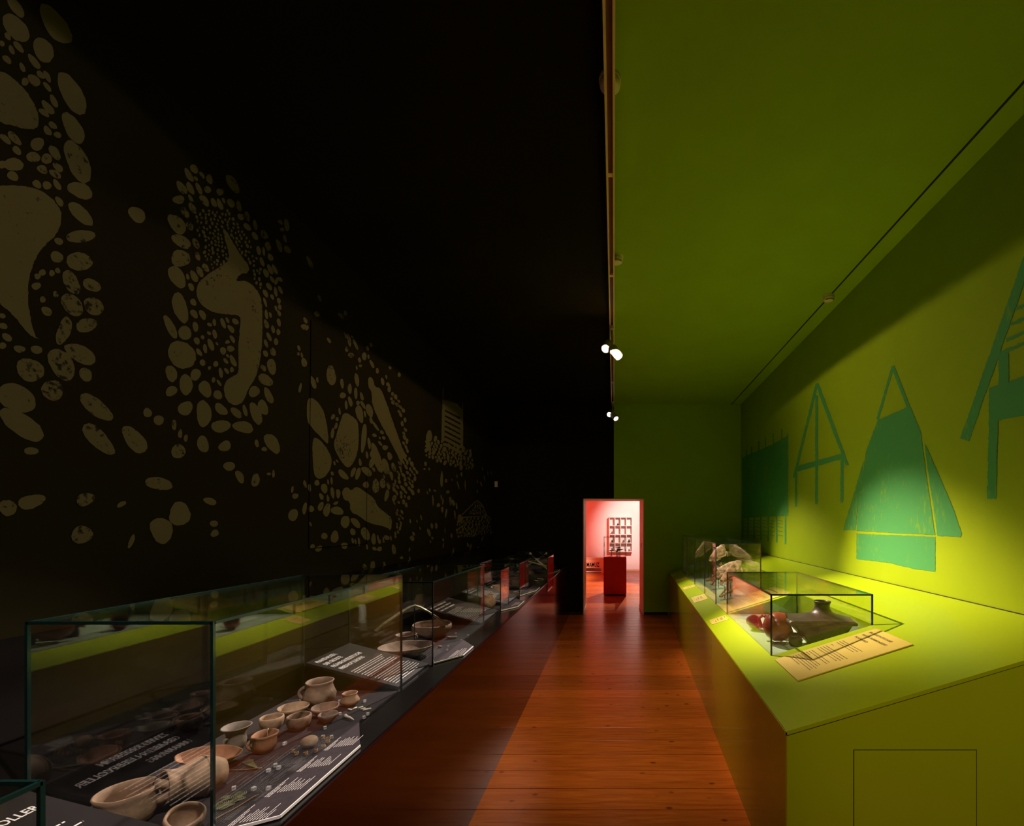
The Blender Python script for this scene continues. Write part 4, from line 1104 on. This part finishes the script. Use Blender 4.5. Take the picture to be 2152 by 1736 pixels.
for i in range(5):
    y0, y1 = ys[i], ys[i + 1]
    c = {1: R1, 3: R2}.get(i)
    cc = c or R1
    def cols(Y):
        xr = r_right(cc, Y) if c else 1.594
        return [fr_x(Y), cs_x(Y), xr, wall_r(Y) - 0.004]
    A, B = cols(y0), cols(y1)
    for j in range(3):
        if c and j == 1:
            zf = inc_r(cs_x(c[0]), c[0]) - 0.002
            body.hexa([(A[1], y0, 0.2), (A[2], y0, 0.2), (B[2], y1, 0.2), (B[1], y1, 0.2)], [(A[1], y0, zf), (A[2], y0, zf), (B[2], y1, zf), (B[1], y1, zf)])
            continue
        P = [(A[j], y0), (A[j + 1], y0), (B[j + 1], y1), (B[j], y1)]
        top.hexa([(x, y, 0.3) for x, y in P], [(x, y, inc_r(x, y)) for x, y in P])
top.build('bench_top', 'green_bench', gb); body.build('case_well', 'green_bench', gb)
# front panel and end panel
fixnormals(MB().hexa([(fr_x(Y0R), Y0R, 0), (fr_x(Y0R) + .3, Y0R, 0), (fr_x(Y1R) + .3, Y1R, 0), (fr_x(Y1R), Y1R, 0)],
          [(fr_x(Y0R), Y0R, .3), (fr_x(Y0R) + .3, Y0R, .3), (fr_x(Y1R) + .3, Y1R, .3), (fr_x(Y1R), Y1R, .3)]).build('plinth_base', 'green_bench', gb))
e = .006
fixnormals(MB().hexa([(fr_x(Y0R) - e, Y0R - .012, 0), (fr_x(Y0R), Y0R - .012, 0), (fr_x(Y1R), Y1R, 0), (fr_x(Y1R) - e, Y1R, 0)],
          [(fr_x(Y0R) - e, Y0R - .012, Z_F - .003), (fr_x(Y0R), Y0R - .012, Z_F - .003), (fr_x(Y1R), Y1R, Z_F - .003), (fr_x(Y1R) - e, Y1R, Z_F - .003)]).build('front_panel', 'green_reflect_tint', gb))
xa, xb = fr_x(Y0R), wall_r(Y0R) - .004
def zt(x): return inc_r(x, Y0R)
fixnormals(MB().prism([(xa, Y0R - .012, 0), (xb, Y0R - .012, 0), (xb, Y0R - .012, zt(xb) - TB), (xa, Y0R - .012, zt(xa) - TB)], (0, .012, 0)).build('end_panel', 'green_bench', gb))
fixnormals(MB().prism([(xa - e, Y0R - .012, zt(xa) - TB + .003), (xb, Y0R - .012, zt(xb) - TB + .003), (xb, Y0R - .012, zt(xb)), (xa - e, Y0R - .012, zt(xa))], (0, .013, 0)).build('top_edge_band', 'green_bench', gb))
fixnormals(MB().prism([(xa, Y0R - .010, zt(xa) - TB), (xb, Y0R - .010, zt(xb) - TB), (xb, Y0R - .010, zt(xb) - TB + .003), (xa, Y0R - .010, zt(xa) - TB + .003)], (0, .009, 0)).build('edge_seam', 'seam', gb))
dx0, dx1, dz1, dz0 = 1.008, 1.528, 0.692, 0.10
MB().box(dx0, dx1, Y0R - .0125, Y0R - .0118, dz0, dz1).build('hatch_gap', 'seam', gb)
dr = MB().box(dx0 + .0035, dx1 - .0035, Y0R - .0135, Y0R - .0115, dz0 + .0035, dz1 - .0035).build('access_hatch', 'green_bench', gb)
# shadow gap where the top meets the wall
fixnormals(MB().hexa([(wall_r(Y0R) - .006, Y0R, Z_W - .004), (wall_r(Y0R) - .0005, Y0R, Z_W - .004), (wall_r(Y1R) - .0005, Y1R, Z_W - .004), (wall_r(Y1R) - .006, Y1R, Z_W - .004)],
          [(wall_r(Y0R) - .006, Y0R, Z_W + .003), (wall_r(Y0R) - .0005, Y0R, Z_W + .003), (wall_r(Y1R) - .0005, Y1R, Z_W + .003), (wall_r(Y1R) - .006, Y1R, Z_W + .003)]).build('wall_gap', 'seam', gb))
ZR1 = inc_r(cs_x(R1[0]), R1[0]); ZR2 = inc_r(cs_x(R2[0]), R2[0])
for c, z in ((R1, ZR1), (R2, ZR2)):
    g = .008
    P = [(cs_x(c[0]) + g, c[0] + g), (r_right(c, c[0]) - g, c[0] + g), (r_right(c, c[1]) - g, c[1] - g), (cs_x(c[1]) + g, c[1] - g)]
    fixnormals(MB().hexa([(x, y, z - .003) for x, y in P], [(x, y, z + .002) for x, y in P]).build('display_floor', 'aqua', gb))
def rcase(c, z, label, joints=()):
    P = [(cs_x(c[0]), c[0]), (r_right(c, c[0]), c[0]), (r_right(c, c[1]), c[1]), (cs_x(c[1]), c[1])]
    return glass_case(P, [z - .004] * 4, c[3], label, joints)
T = 0.008
rcase(R1, ZR1, 'low glass case over the dark flask and red jug on the green bench')
jl = []
for Yj in (5.27, 6.05, 6.85):
    jl.append(((cs_x(Yj) + T / 2, Yj), ZR2 - .004))
rcase(R2, ZR2, 'tall long glass case full of animal skulls on the green bench', jl)

# text boards on the sloping green top
def plane_board(P, label, titles, groups, name='text_board', group='cream text boards on the green bench'):
    """P: four corners on the sloping top: near-low, near-high, far-high, far-low"""
    root = tag(empty(name, (0, 0, 0)), label, 'text board', group)
    P = [Vector(p) for p in P]
    nrm = (P[1] - P[0]).cross(P[3] - P[0]).normalized()
    if nrm.z < 0: nrm = -nrm
    fixnormals(MB().hexa([p + nrm * .002 for p in P], [p + nrm * .0075 for p in P]).build('board', 'paper', root))
    top_o = P[2] + nrm * .0075                  # far-high corner: text starts here, runs toward the near end
    xd = (P[1] - P[2]); Lx = xd.length; xd.normalize()
    yd = (P[2] - P[3]); Ly = yd.length; yd.normalize()
    s = 0.0
    for (t, off, ln, hh) in titles:
        text_mesh(t, root, top_o + xd * .03 - yd * off, xd, yd, ln, hh, 'ink', 'heading', .0008)
    rr = [(a, d, l) for (a, d, l) in groups]
    text_bars(root, top_o, xd, yd, rr, .0042, 'ink', 'text_lines', .0008, .02)
    return root
PB = [on_inc(1677, 1433), on_inc(1919.6, 1356.4), on_inc(1842, 1323), on_inc(1629, 1388.5)]
LX = (PB[1] - PB[2]).length; LY = (PB[2] - PB[3]).length
g1 = []
def grp(start, n, lens, step=.0175):
    for i in range(n):
        g1.append((.03, start + i * step, lens[i % len(lens)] * (LX - .06)))
grp(LY * .36, 3, [.78, .74, .70]); grp(LY * .47, 1, [.1]); grp(LY * .52, 4, [.9, .86, .88, .84])
grp(LY * .66, 3, [.82, .85, .2]); grp(LY * .74, 6, [.8, .82, .9, .85, .9, .5], .0165)
plane_board(PB, 'cream text board on the sloping green top before the low case',
            [('EIN BEFESTIGTES DORF', LY * .10, LX * .64, .016), ('AUS DER FRÜHBRONZEZEIT', LY * .17, LX * .70, .016), ('IN HOCHFELD', LY * .24, LX * .38, .016)], g1)
yq0, yq1 = 4.11, 4.55
PQ = []
for (Y, X) in ((yq0, cs_x(yq0) + .005), (yq0, 1.60), (yq1, 1.60), (yq1, cs_x(yq1) + .005)):
    PQ.append(Vector((X, Y, inc_r(X, Y))))
LXq = (PQ[1] - PQ[2]).length; LYq = (PQ[2] - PQ[3]).length
g1 = [(.03, LYq * .12 + .003 * k, LXq * .6) for k in range(4)] + [(.03, LYq * .20 + .003 * k, LXq * .45) for k in range(4)]
LX_, LX = LX, LXq
grp(LYq * .34, 4, [.9, .86, .9, .7]); grp(LYq * .48, 6, [.9, .86, .92, .88, .9, .6]); grp(LYq * .68, 7, [.86, .9, .9, .84, .9, .88, .3])
plane_board(PQ, 'cream text board lying between the two green bench cases', [], g1)
# small labels in front of the cases
def small_label(pts, label):
    root = tag(empty('small_label', (0, 0, 0)), label, 'label', 'small cream labels on the green bench')
    P = [on_inc(1400 + x / 11.575, 1190 + y / 11.575) for x, y in pts]
    nrm = (P[1] - P[0]).cross(P[3] - P[0]).normalized()
    if nrm.z < 0: nrm = -nrm
    fixnormals(MB().hexa([p + nrm * .001 for p in P], [p + nrm * .003 for p in P]).build('card', 'paper', root))
    o = P[3] + nrm * .003
    xd = (P[2] - P[3]); lx = xd.length; yd = (P[3] - P[0]); ly = yd.length
    ink_o = P[2]
    a = (P[1] - P[2]).normalized(); b2 = (P[2] - P[3]).normalized()
    w1 = (P[1] - P[2]).length; h1 = (P[2] - P[3]).length
    text_bars(root, P[2] + nrm * .003, a, b2, [(w1 * .2, h1 * .12, w1 * .25), (w1 * .2, h1 * .30, w1 * .5), (w1 * .3, h1 * .38, w1 * .4), (w1 * .2, h1 * .55, w1 * .5), (w1 * .5, h1 * .70, w1 * .3)], .005, 'ink', 'text_lines', .0006, .012)
# near-low, near-high, far-high, far-low
small_label([(1120,1425), (1520,1300), (1440,1195), (1040,1320)], 'small cream label beside the far corner of the low case, nearest of the row')
small_label([(690,900), (1010,800), (930,680), (600,770)], 'small cream label in front of the nearest skull pane, second of the row')
small_label([(440,575), (715,492), (670,455), (390,530)], 'small cream label third of the row along the skull case')
small_label([(275,365), (520,300), (490,272), (250,335)], 'small cream label fourth of the row along the skull case')
small_label([(165,243), (390,182), (370,160), (145,218)], 'small cream label farthest of the row along the skull case')

# ------------------------------------------------------------------ dark flask in the low case
ZF1 = ZR1 + .002
root = tag(empty('dark_flask', (1.350, 3.05, ZF1), -0.06), 'black clay flask with short neck and wide flat shoulders', 'flask')
def flask(P):
    x, y, z = P[..., 0], P[..., 1], P[..., 2]
    # tapering body: half widths grow with height
    k = np.clip(z / .15, 0, 1.2)
    hx = .090 + .112 * k; hy = .065 + .062 * k
    q = np.stack([np.abs(x - .045 * (1 - k)) - hx + .03, np.abs(y) - hy + .03], -1)
    d = np.sqrt((np.maximum(q, 0) ** 2).sum(-1)) + np.minimum(q.max(-1), 0) - .03
    d = np.maximum(d * .92, np.maximum(-z, z - .155))
    # domed shoulder rising to the neck
    sh = sd_ell(P, (.03, 0, .135), (.19, .125, .050))
    d = smin(d, sh, .02)
    # projecting rim band
    rim = sd_box(P, (0, 0, .140), (.214, .135, .010), .008)
    d = smin(d, rim, .008)
    neck = np.sqrt((x - .04) ** 2 + y ** 2) - (.047 + .55 * np.clip(.215 - z, 0, .1) ** 1.35 * 4)
    neck = np.maximum(neck, np.maximum(z - .245, .14 - z))
    d = smin(d, neck, .02)
    lip = np.sqrt((np.sqrt((x - .04) ** 2 + y ** 2) - .049) ** 2 + (z - .244) ** 2) - .006
    d = smin(d, lip, .006)
    hole = np.maximum(np.sqrt((x - .04) ** 2 + y ** 2) - .040, .16 - z)
    return np.maximum(d, -hole)
nets_obj('flask_body', flask, (-.24, -.15, -.01), (.24, .15, .26), 92, 'clay_black', root)
root.scale = (1, 1, 1.18)
mbb = MB()
for k in range(34):
    mbb.add(*(lambda c: ([(c[0] - .005, c[1] - .004, c[2]), (c[0] + .005, c[1] - .004, c[2]), (c[0] + .005, c[1] + .006, c[2]), (c[0] - .005, c[1] + .006, c[2]), (c[0], c[1] - .001, c[2] + .006)], [(0, 1, 4), (1, 2, 4), (2, 3, 4), (3, 0, 4), (3, 2, 1, 0)]))((-.20 + .012 * k, -.131, .146)))
mbb.build('notched_ridge', 'clay_black', root)
MB().tube([(-.20, .0, .15), (-.232, .0, .163), (-.236, 0, .145), (-.215, 0, .13)], .010, 8).build('lug', 'clay_black', root, smooth=True)
# red jug lying on a clear rest
root = tag(empty('red_jug', (1.100, 3.09, ZF1)), 'glossy red clay jug lying on its side on a clear rest', 'jug')
pr = profile([(.012, 0), (.035, .004), (.072, .035), (.086, .075), (.080, .112), (.062, .142), (.060, .150)], .005)
o = MB().lathe(pr, 44, wob=.02, seed=40).build('jug_body', 'clay_red', root, smooth=True); fixnormals(o)
ax = Vector((.80, -.28, .35)).normalized()
o.rotation_euler = ax.to_track_quat('Z', 'Y').to_euler(); o.location = Vector((0, 0, .096)) - ax * .075
MB().tube([(-.030, .050, .135), (-.050, .085, .148), (-.066, .115, .122), (-.062, .085, .075)], [.012, .010, .010, .013], 10).build('jug_handle', 'clay_red', root, smooth=True)
MB().tube([(.05, -.03, 0), (.05, -.03, .055), (.03, -.02, .06)], .003, 6).build('clear_rest', 'acrylic', root)
MB().tube([(-.03, .03, 0), (-.03, .03, .03)], .003, 6).build('clear_rest', 'acrylic', root)
MB().box(.02, .08, -.06, 0, 0, .003).build('rest_foot', 'acrylic', root)
root.scale = (1.15,) * 3
pot('red_cup', 0, 0, 0, .085, CUP, 'clay_red', 'small red clay cup lying behind the red jug', 41., .05, pos=(1.085, 3.50, .052), cat='cup', zf=ZF1 + .02, tilt=(.5, -.7, .3))
pot('dark_cup', 0, 0, 0, .075, FLARE, 'clay_black', 'black flared cup in front of the dark flask', 42., .04, pos=(1.20, 3.02, .062), cat='cup', zf=ZF1)
pot('dark_dish', 0, 0, 0, .11, [(.5, 0), (.55, .3), (.5, .5), (.7, .8), (1.0, 1.0)], 'clay_black', 'black footed dish behind the shoulder of the dark flask', 43., .03, pos=(1.19, 3.26, .075), cat='dish', zf=ZF1)
o = MB().tube([(-.09, 0, 0), (-.03, .002, .002), (.05, 0, .003), (.09, 0, .001)], [.004, .003, .003, .005], 8).build('dark_rod', 'clay_black', None, smooth=True, loc=(1.14, 3.50, ZF1 + .006), rot=(0, 0, .5))
tag(o, 'thin dark rod lying behind the red jug', 'rod')

# ------------------------------------------------------------------ skulls
def skull_fn(long=1.0, teeth=True):
    L = .20 * long
    def fn(P):
        d = sd_ell(P, (-.09, 0, .035), (.078, .060, .055))
        d = smin(d, sd_caps(P, (-.06, 0, .035), (L, 0, -.012), .050, .024), .03)
        d = smin(d, sd_caps(P, (-.02, 0, .055), (L - .02, 0, .012), .030, .014), .02)
        d = smin(d, sd_caps(P, (-.165, 0, .075), (-.12, 0, .085), .022, .018), .02)          # crest
        for s in (-1, 1):
            d = smin(d, sd_caps(P, (-.13, s * .050, .01), (-.05, s * .088, -.005), .011, .011), .008)
            d = smin(d, sd_caps(P, (-.05, s * .088, -.005), (.045, s * .050, -.012), .011, .013), .008)
            d = smin(d, sd_caps(P, (-.045, s * .075, .055), (-.06, s * .088, .0), .010, .008), .008)   # orbit ring
            d = smin(d, sd_caps(P, (-.17, s * .03, .0), (-.175, s * .035, -.045), .014, .010), .01)
            d = smin(d, sd_caps(P, (-.01, s * .030, -.035), (L * .75, s * .022, -.042), .013, .010), .008)  # tooth row
            d = smax(d, -sd_ell(P, (-.010, s * .066, .030), (.042, .038, .035)), .004)       # eye socket
            d = smax(d, -sd_ell(P, (-.085, s * .074, .020), (.040, .022, .032)), .004)       # temporal gap
            d = smax(d, -sd_ell(P, (L * .72, s * .026, -.006), (.030, .008, .008)), .004)
        d = smax(d, -sd_ell(P, (L + .005, 0, -.002), (.060, .020, .021)), .004)               # nose opening
        d = smax(d, -sd_ell(P, (.02, 0, -.055), (.14, .018, .022)), .006)                     # palate
        n = np.sin(P[..., 0] * 130) * np.cos(P[..., 1] * 140) * np.sin(P[..., 2] * 120)
        return d + n * .0026
    return fn, (-.22, -.115, -.085), (L + .05, .115, .13)
def jaw_fn(long=1.0):
    L = .20 * long
    def fn(P):
        d = None
        for s in (-1, 1):
            q = sd_caps(P, (L - .01, s * .010, -.02), (.0, s * .042, -.02), .013, .018)
            q = smin(q, sd_caps(P, (.0, s * .042, -.02), (-.085, s * .056, -.005), .020, .022), .02)
            q = smin(q, sd_caps(P, (-.085, s * .056, -.005), (-.105, s * .062, .065), .020, .010), .02)
            q = smin(q, sd_caps(P, (-.085, s * .056, .01), (-.065, s * .060, .085), .015, .006), .012)
            q = smax(q, np.abs(P[..., 1] - s * (.052 - .042 * np.clip(P[..., 0] / L, 0, 1))) - .011, .006)
            d = q if d is None else np.minimum(d, q)
        return smin(d, sd_caps(P, (L - .03, -.008, -.02), (L - .03, .008, -.02), .012, .012), .01)
    return fn, (-.15, -.09, -.06), (L + .03, .09, .11)
def mk(fnpack, n, mat):
    fn, lo, hi = fnpack
    me = nets(fn, lo, hi, n); me.materials.append(M[mat]); return me
sk_long = mk(skull_fn(1.15), 76, 'bone'); sk_short = mk(skull_fn(.8), 66, 'bone'); sk_brown = mk(skull_fn(1.0), 72, 'bone_dark')
jw = mk(jaw_fn(1.05), 60, 'bone_dark')
ZF2 = ZR2 + .002
def skull(X, Y, z, me, rz, pitch, scale, label, jaw=None, rods=((-.08, .0), (.10, .0))):
    root = tag(empty('animal_skull', (X, Y, ZF2), rz), label, 'skull', 'animal skulls in the tall case')
    s = link('cranium', me, root, (0, 0, z), (0, pitch, 0), (scale, scale * 1.05, scale * 1.16))
    if jaw:
        link('lower_jaw', jaw[0], root, jaw[1], (0, jaw[2], 0), (scale,) * 3)
    for (rx, ry) in rods:
        MB().tube([(rx * scale, ry, 0), (rx * scale, ry, z - (.0 if not jaw else .08) - rx * math.sin(pitch) * scale)], .0045, 8).build('stand_rod', 'black_rod', root)
    return root
# snout (+x) turned toward the corridor (-X)
skull(1.34, 6.75, .43, sk_long, math.radians(212), .45, .92, 'largest pale skull at the far end of the tall case, snout to the left')
skull(1.37, 6.05, .38, sk_short, math.radians(222), .22, .98, 'tan skull with wide open jaw hanging beneath it', jaw=(jw, (.02, 0, .17), .85))
skull(1.25, 4.98, .23, sk_brown, math.radians(225), .28, .82, 'brown skull nearest the front corner of the tall case', jaw=(jw, (.01, 0, .095), .30), rods=((-.05, 0), (.09, 0)))
skull(1.33, 5.30, .27, sk_short, math.radians(170), .10, .85, 'smooth brownish skull low at the right of the tall case', rods=((0, 0),))
skull(1.30, 5.75, .16, jw, math.radians(215), .2, .95, 'dark lower jaw on short rods behind the nearest skull', rods=((0, .02),))
for i, (x, y) in enumerate(((1.13, 4.80), (1.165, 4.83), (1.19, 4.79))):
    o = nets_obj('knuckle_bone', lambda P: smin(sd_ell(P, (-.008, 0, 0), (.011, .009, .009)), sd_ell(P, (.009, .002, 0), (.010, .009, .008)), .006), (-.025, -.015, -.012), (.025, .015, .012), 18, 'bone', loc=(x, y, ZF2 + .009), rot=(0, 0, i))
    tag(o, 'small knuckle bone on the aqua floor beneath the nearest skull', 'bone', 'knuckle bones')

# =================================================================== lighting track, lamps, detectors
tr = tag(empty('lighting_track', (-0.019, 0, 3.64)), 'long tan lighting track down the middle of the ceiling', 'lighting track')
MB().box(-.016, .016, YB + .1, 7.75, .028, .040).build('channel', 'track_in', tr)
for x0, x1 in ((-.025, -.0135), (.0135, .025)):
    MB().box(x0, x1, YB + .1, 7.75, 0.0, .040).build('side_rail', 'track', tr)
MB().box(-.0135, -.0095, YB + .1, 7.75, .012, .028).build('copper_strip', 'track_in', tr)
for y in (0.4, 2.2, 4.2, 6.2, 7.6):
    MB().tube([(0, y, .040), (0, y, .100)], .006, 8).build('hanger', 'track', tr)
for y in (2.62, 3.70, 5.30, 6.55):
    MB().box(-.0135, .0135, y, y + .03, .010, .028).build('joint_piece', 'track', tr)
lampm = {}
def lampfix(L, label):
    a, b2 = Vector(L[0]), Vector(L[1])
    d = (b2 - a).normalized()
    root = tag(empty('track_spotlight', (0, 0, 0)), label, 'spotlight', 'spotlights on the ceiling track')
    # adapter and arm up to the track
    top = Vector((-.019, a.y + .06, 3.64))
    MB().box(top.x - .017, top.x + .017, top.y - .06, top.y + .06, top.z - .028, top.z).build('adapter', 'lamp', root)
    back = a - d * .06
    MB().tube([top - Vector((0, 0, .02)), (top.x, top.y, back.z + .06), back], .009, 8).build('arm', 'lamp', root, smooth=True)
    q = d.to_track_quat('Z', 'Y')
    hb = MB().lathe([(0, -.085), (.040, -.085), (.046, -.075), (.046, .060), (.042, .062), (.040, .050), (0, .046)], 28).build('housing', 'lamp', root, smooth=False, loc=a, rot=q.to_euler())
    fixnormals(hb)
    for k in range(4):
        MB().lathe([(.046, -.07 + k * .012), (.050, -.07 + k * .012), (.050, -.066 + k * .012), (.046, -.066 + k * .012)], 28).build('cooling_fin', 'lamp', hb)
    MB().lathe([(0, .0515), (.036, .0515), (.036, .0485), (0, .0485)], 24).build('lens', 'bulb', hb)
lampfix(LAMP_A, 'lit spotlight of the nearer pair, lower one aimed at the green wall')
lampfix(LAMP_B, 'lit spotlight of the nearer pair, upper one aimed at the black bench')
lampfix(LAMP_C, 'lit spotlight of the far pair, right one at the track end')
lampfix(LAMP_D, 'lit spotlight of the far pair, left one at the track end')
def detector(X, Y, label, slots=True):
    root = tag(empty('smoke_detector', (X, Y, ZC)), label, 'smoke detector', 'smoke detectors on the ceiling')
    MB().lathe([(0, 0), (.052, 0), (.052, -.014), (0, -.014)], 32).build('base', 'detector', root)
    fixnormals(MB().lathe([(0, -.014), (.048, -.014), (.050, -.024), (.047, -.040), (.036, -.050), (0, -.052)], 32).build('cover', 'detector', root, smooth=True))
    if slots:
        for r_ in (.045, .040):
            MB().tube([(r_ * math.cos(t), r_ * math.sin(t), -.043 - (.045 - r_)) for t in np.linspace(-2.6, -.5, 16)], .0022, 6).build('slot', 'detector_slot', root)
    return root
X, Y = 0.012, F * (ZC - EYE) / (PY - 165)
detector(-0.018, Y, 'smoke detector half hidden by the near end of the track', False)
Y = F * (ZC - .02 - EYE) / (PY - 545); detector(0.022, Y, 'slotted smoke detector beside the middle of the track')
MB().box(.0, .05, Y + .055, Y + .09, ZC - .012, ZC).build('x', 'detector') if False else None
Y = F * (ZC - .02 - EYE) / (PY - 626); detector(groove_x(Y) - .005, Y, 'smoke detector on the dark groove near the green wall')
o = MB().box(XL + .055, XL + .105, YE - .012, YE, 2.27, 2.37).build('wall_plate', 'plate_cream'); 
MB().box(XL + .068, XL + .092, YE - .016, YE - .012, 2.30, 2.34).build('plate_button', 'plate_cream', o)
tag(o, 'small cream wall plate high on the black end wall', 'wall plate')

# =================================================================== ROOM BEYOND THE DOORWAY
RX0, RX1, RY1, RZ = -1.75, 2.4, 15.3, 3.4
struct(MB().box(RX0, RX1, RY1, RY1 + .15, 0, RZ).build('wall_far_end', 'white'))
struct(MB().box(RX0 - .15, RX0, YT, RY1, 0, RZ).build('wall_far_left', 'red_wall'))
struct(MB().box(RX1, RX1 + .15, YT, RY1, 0, RZ).build('wall_far_right', 'white'))
struct(MB().box(RX0 - .15, RX1 + .15, YT, RY1 + .15, RZ, RZ + .12).build('ceiling_far', 'red_wall'))
struct(MB().box(RX0 - .15, RX1 + .15, YT, RY1, -.05, -.027).build('floor_far', 'seam'))
struct(MB().box(.0, RX1, RY1 - .015, RY1, 0, .06).build('baseboard_far', 'crate'))
# red plinth with its glass hood
XP0, XP1 = at_z(1268.5, 1252, 0)[0], at_z(1316.5, 1252, 0)[0]; YP = F * EYE / (1252 - PY)
pl = tag(empty('plinth', ((XP0 + XP1) / 2, YP + .25, 0)), 'tall red plinth standing in the room beyond the doorway', 'plinth')
hw = (XP1 - XP0) / 2
MB().box(-hw, hw, -.25, .25, .03, .86).build('plinth_body', 'red_plinth', pl); MB().box(-hw + .02, hw - .02, -.23, .23, 0, .03).build('kick_base', 'clay_black', pl)
MB().box(-hw + .005, hw - .005, -.245, .245, .86, .868).build('plinth_top', 'red_plinth', pl)
T = .008
glass_case([(pl.location.x + hw - .004, YP + .004), (pl.location.x + hw - .004, YP + .496), (pl.location.x - hw + .004, YP + .496), (pl.location.x - hw + .004, YP + .004)], [.868] * 4, 1.32, 'glass hood on top of the tall red plinth')
for i, (dx, dy, hh, w_) in enumerate(((-.08, .0, .145, .075), (.07, .05, .20, .07), (.11, -.05, .16, .085), (.04, -.08, .13, .05))):
    root = tag(empty('metal_vessel', (pl.location.x + dx, pl.location.y + dy, .868)), ('dark pedestal cup at the left under the plinth hood', 'highest dark cup under the plinth hood', 'wide dark dish at the right under the plinth hood', 'small dark stemmed cup at the front under the plinth hood')[i], 'vessel', 'dark vessels on the red plinth')
    MB().tube([(0, 0, 0), (0, 0, hh - .03)], [.008, .006], 8).build('stem', 'clay_black', root)
    MB().tube([(0, 0, 0), (0, 0, .006)], .03, 14).build('foot', 'clay_black', root)
    fixnormals(MB().lathe(profile([(.01, hh - .03), (w_ * .6, hh - .018), (w_, hh)], .004)[1:-1], 20).build('cup', 'clay_black', root, smooth=True))
# white pigeonhole shelf on the far wall
u = RY1 / F * .98
SX0, SX1 = (1280.5 - PX) * u, (1328.5 - PX) * u; SZ1, SZ0 = EYE + (PY - 1087) * u, EYE + (PY - 1160) * u
sh = tag(empty('wall_shelf', ((SX0 + SX1) / 2, RY1, SZ0)), 'white pigeonhole shelf of sixteen boxes on the far wall', 'shelf')
wS, hS, dS = SX1 - SX0, SZ1 - SZ0, .20
MB().box(-wS / 2, wS / 2, -.015, 0, 0, hS).build('back_board', 'shelf_white', sh)
for k in range(5):
    x = -wS / 2 + wS * k / 4
    MB().box(x - .011, x + .011, -dS, -.015, 0, hS).build('upright', 'shelf_white', sh)
    z = hS * k / 4
    MB().box(-wS / 2 - .011, wS / 2 + .011, -dS - .001, -.015, z - .011, z + .011).build('shelf_board', 'shelf_white', sh)
kinds = [(1, 0, 'dark vase'), (0, 1, 'dark bird figure'), (3, 2, 'brown round pot'), (3, 3, 'dark tall jar'), (0, 2, 'grey cup'), (0, 3, 'dark ring'), (1, 3, 'dark ball'), (2, 2, 'brown dish')]
colw = ['first', 'second', 'third', 'fourth']; roww = ['top', 'second', 'third', 'bottom']
for i, (c_, r_, kd) in enumerate(kinds):
    x = sh.location.x - wS / 2 + wS * (c_ + .5) / 4; z = SZ0 + hS * (3 - r_) / 4 + .011
    hh = .07 + .02 * (i % 3)
    o = MB().lathe(profile([(.018, 0), (.03 + .004 * (i % 3), hh * .4), (.026, hh * .7), (.02, hh * .85), (.024, hh)], .003), 18).build('shelf_vessel', ['clay_black', 'clay_dark'][i % 2], None, smooth=True, loc=(x, RY1 - .16, z))
    fixnormals(o)
    tag(o, 'small dark vessel in the %s column, %s row of the white shelf' % (colw[c_], roww[r_]), 'vessel', 'vessels in the white shelf')
# crate bench with the museum name
X0, X1 = (1225 - PX) * u, (1264.5 - PX) * u
u = (RY1 - .572) / F
X0, X1 = (1225 - PX) * u, (1264.5 - PX) * u
zt1 = EYE - (1173 - PY) * u; zb1 = EYE - (1194 - PY) * u
cb = tag(empty('crate_bench', ((X0 + X1) / 2, RY1 - .35, 0)), 'low plywood bench printed MAMUZ beside the far wall', 'bench')
wB = (X1 - X0) / 2 + .1
MB().box(-wB, wB, -.22, .22, zb1, zt1 - .02).build('front_box', 'crate', cb)
MB().box(-wB - .01, wB + .01, -.23, .23, zt1 - .02, zt1).build('seat_board', 'crate', cb)
MB().box(-wB, -wB + .05, -.2, .2, 0, zb1).build('leg', 'crate', cb); MB().box(wB - .12, wB, -.2, .2, 0, zb1).build('leg', 'crate', cb)
MB().box(-wB + .05, wB - .12, -.15, .15, .02, .06).build('lower_rail', 'white', cb)
text_mesh('MAMUZ', cb, ((1233 - PX) * u - cb.location.x, -.2215, EYE - (1191 - PY) * u), (1, 0, 0), (0, 0, 1), 26.5 * u, 9.0 * u, 'black_print', 'lettering', .001)
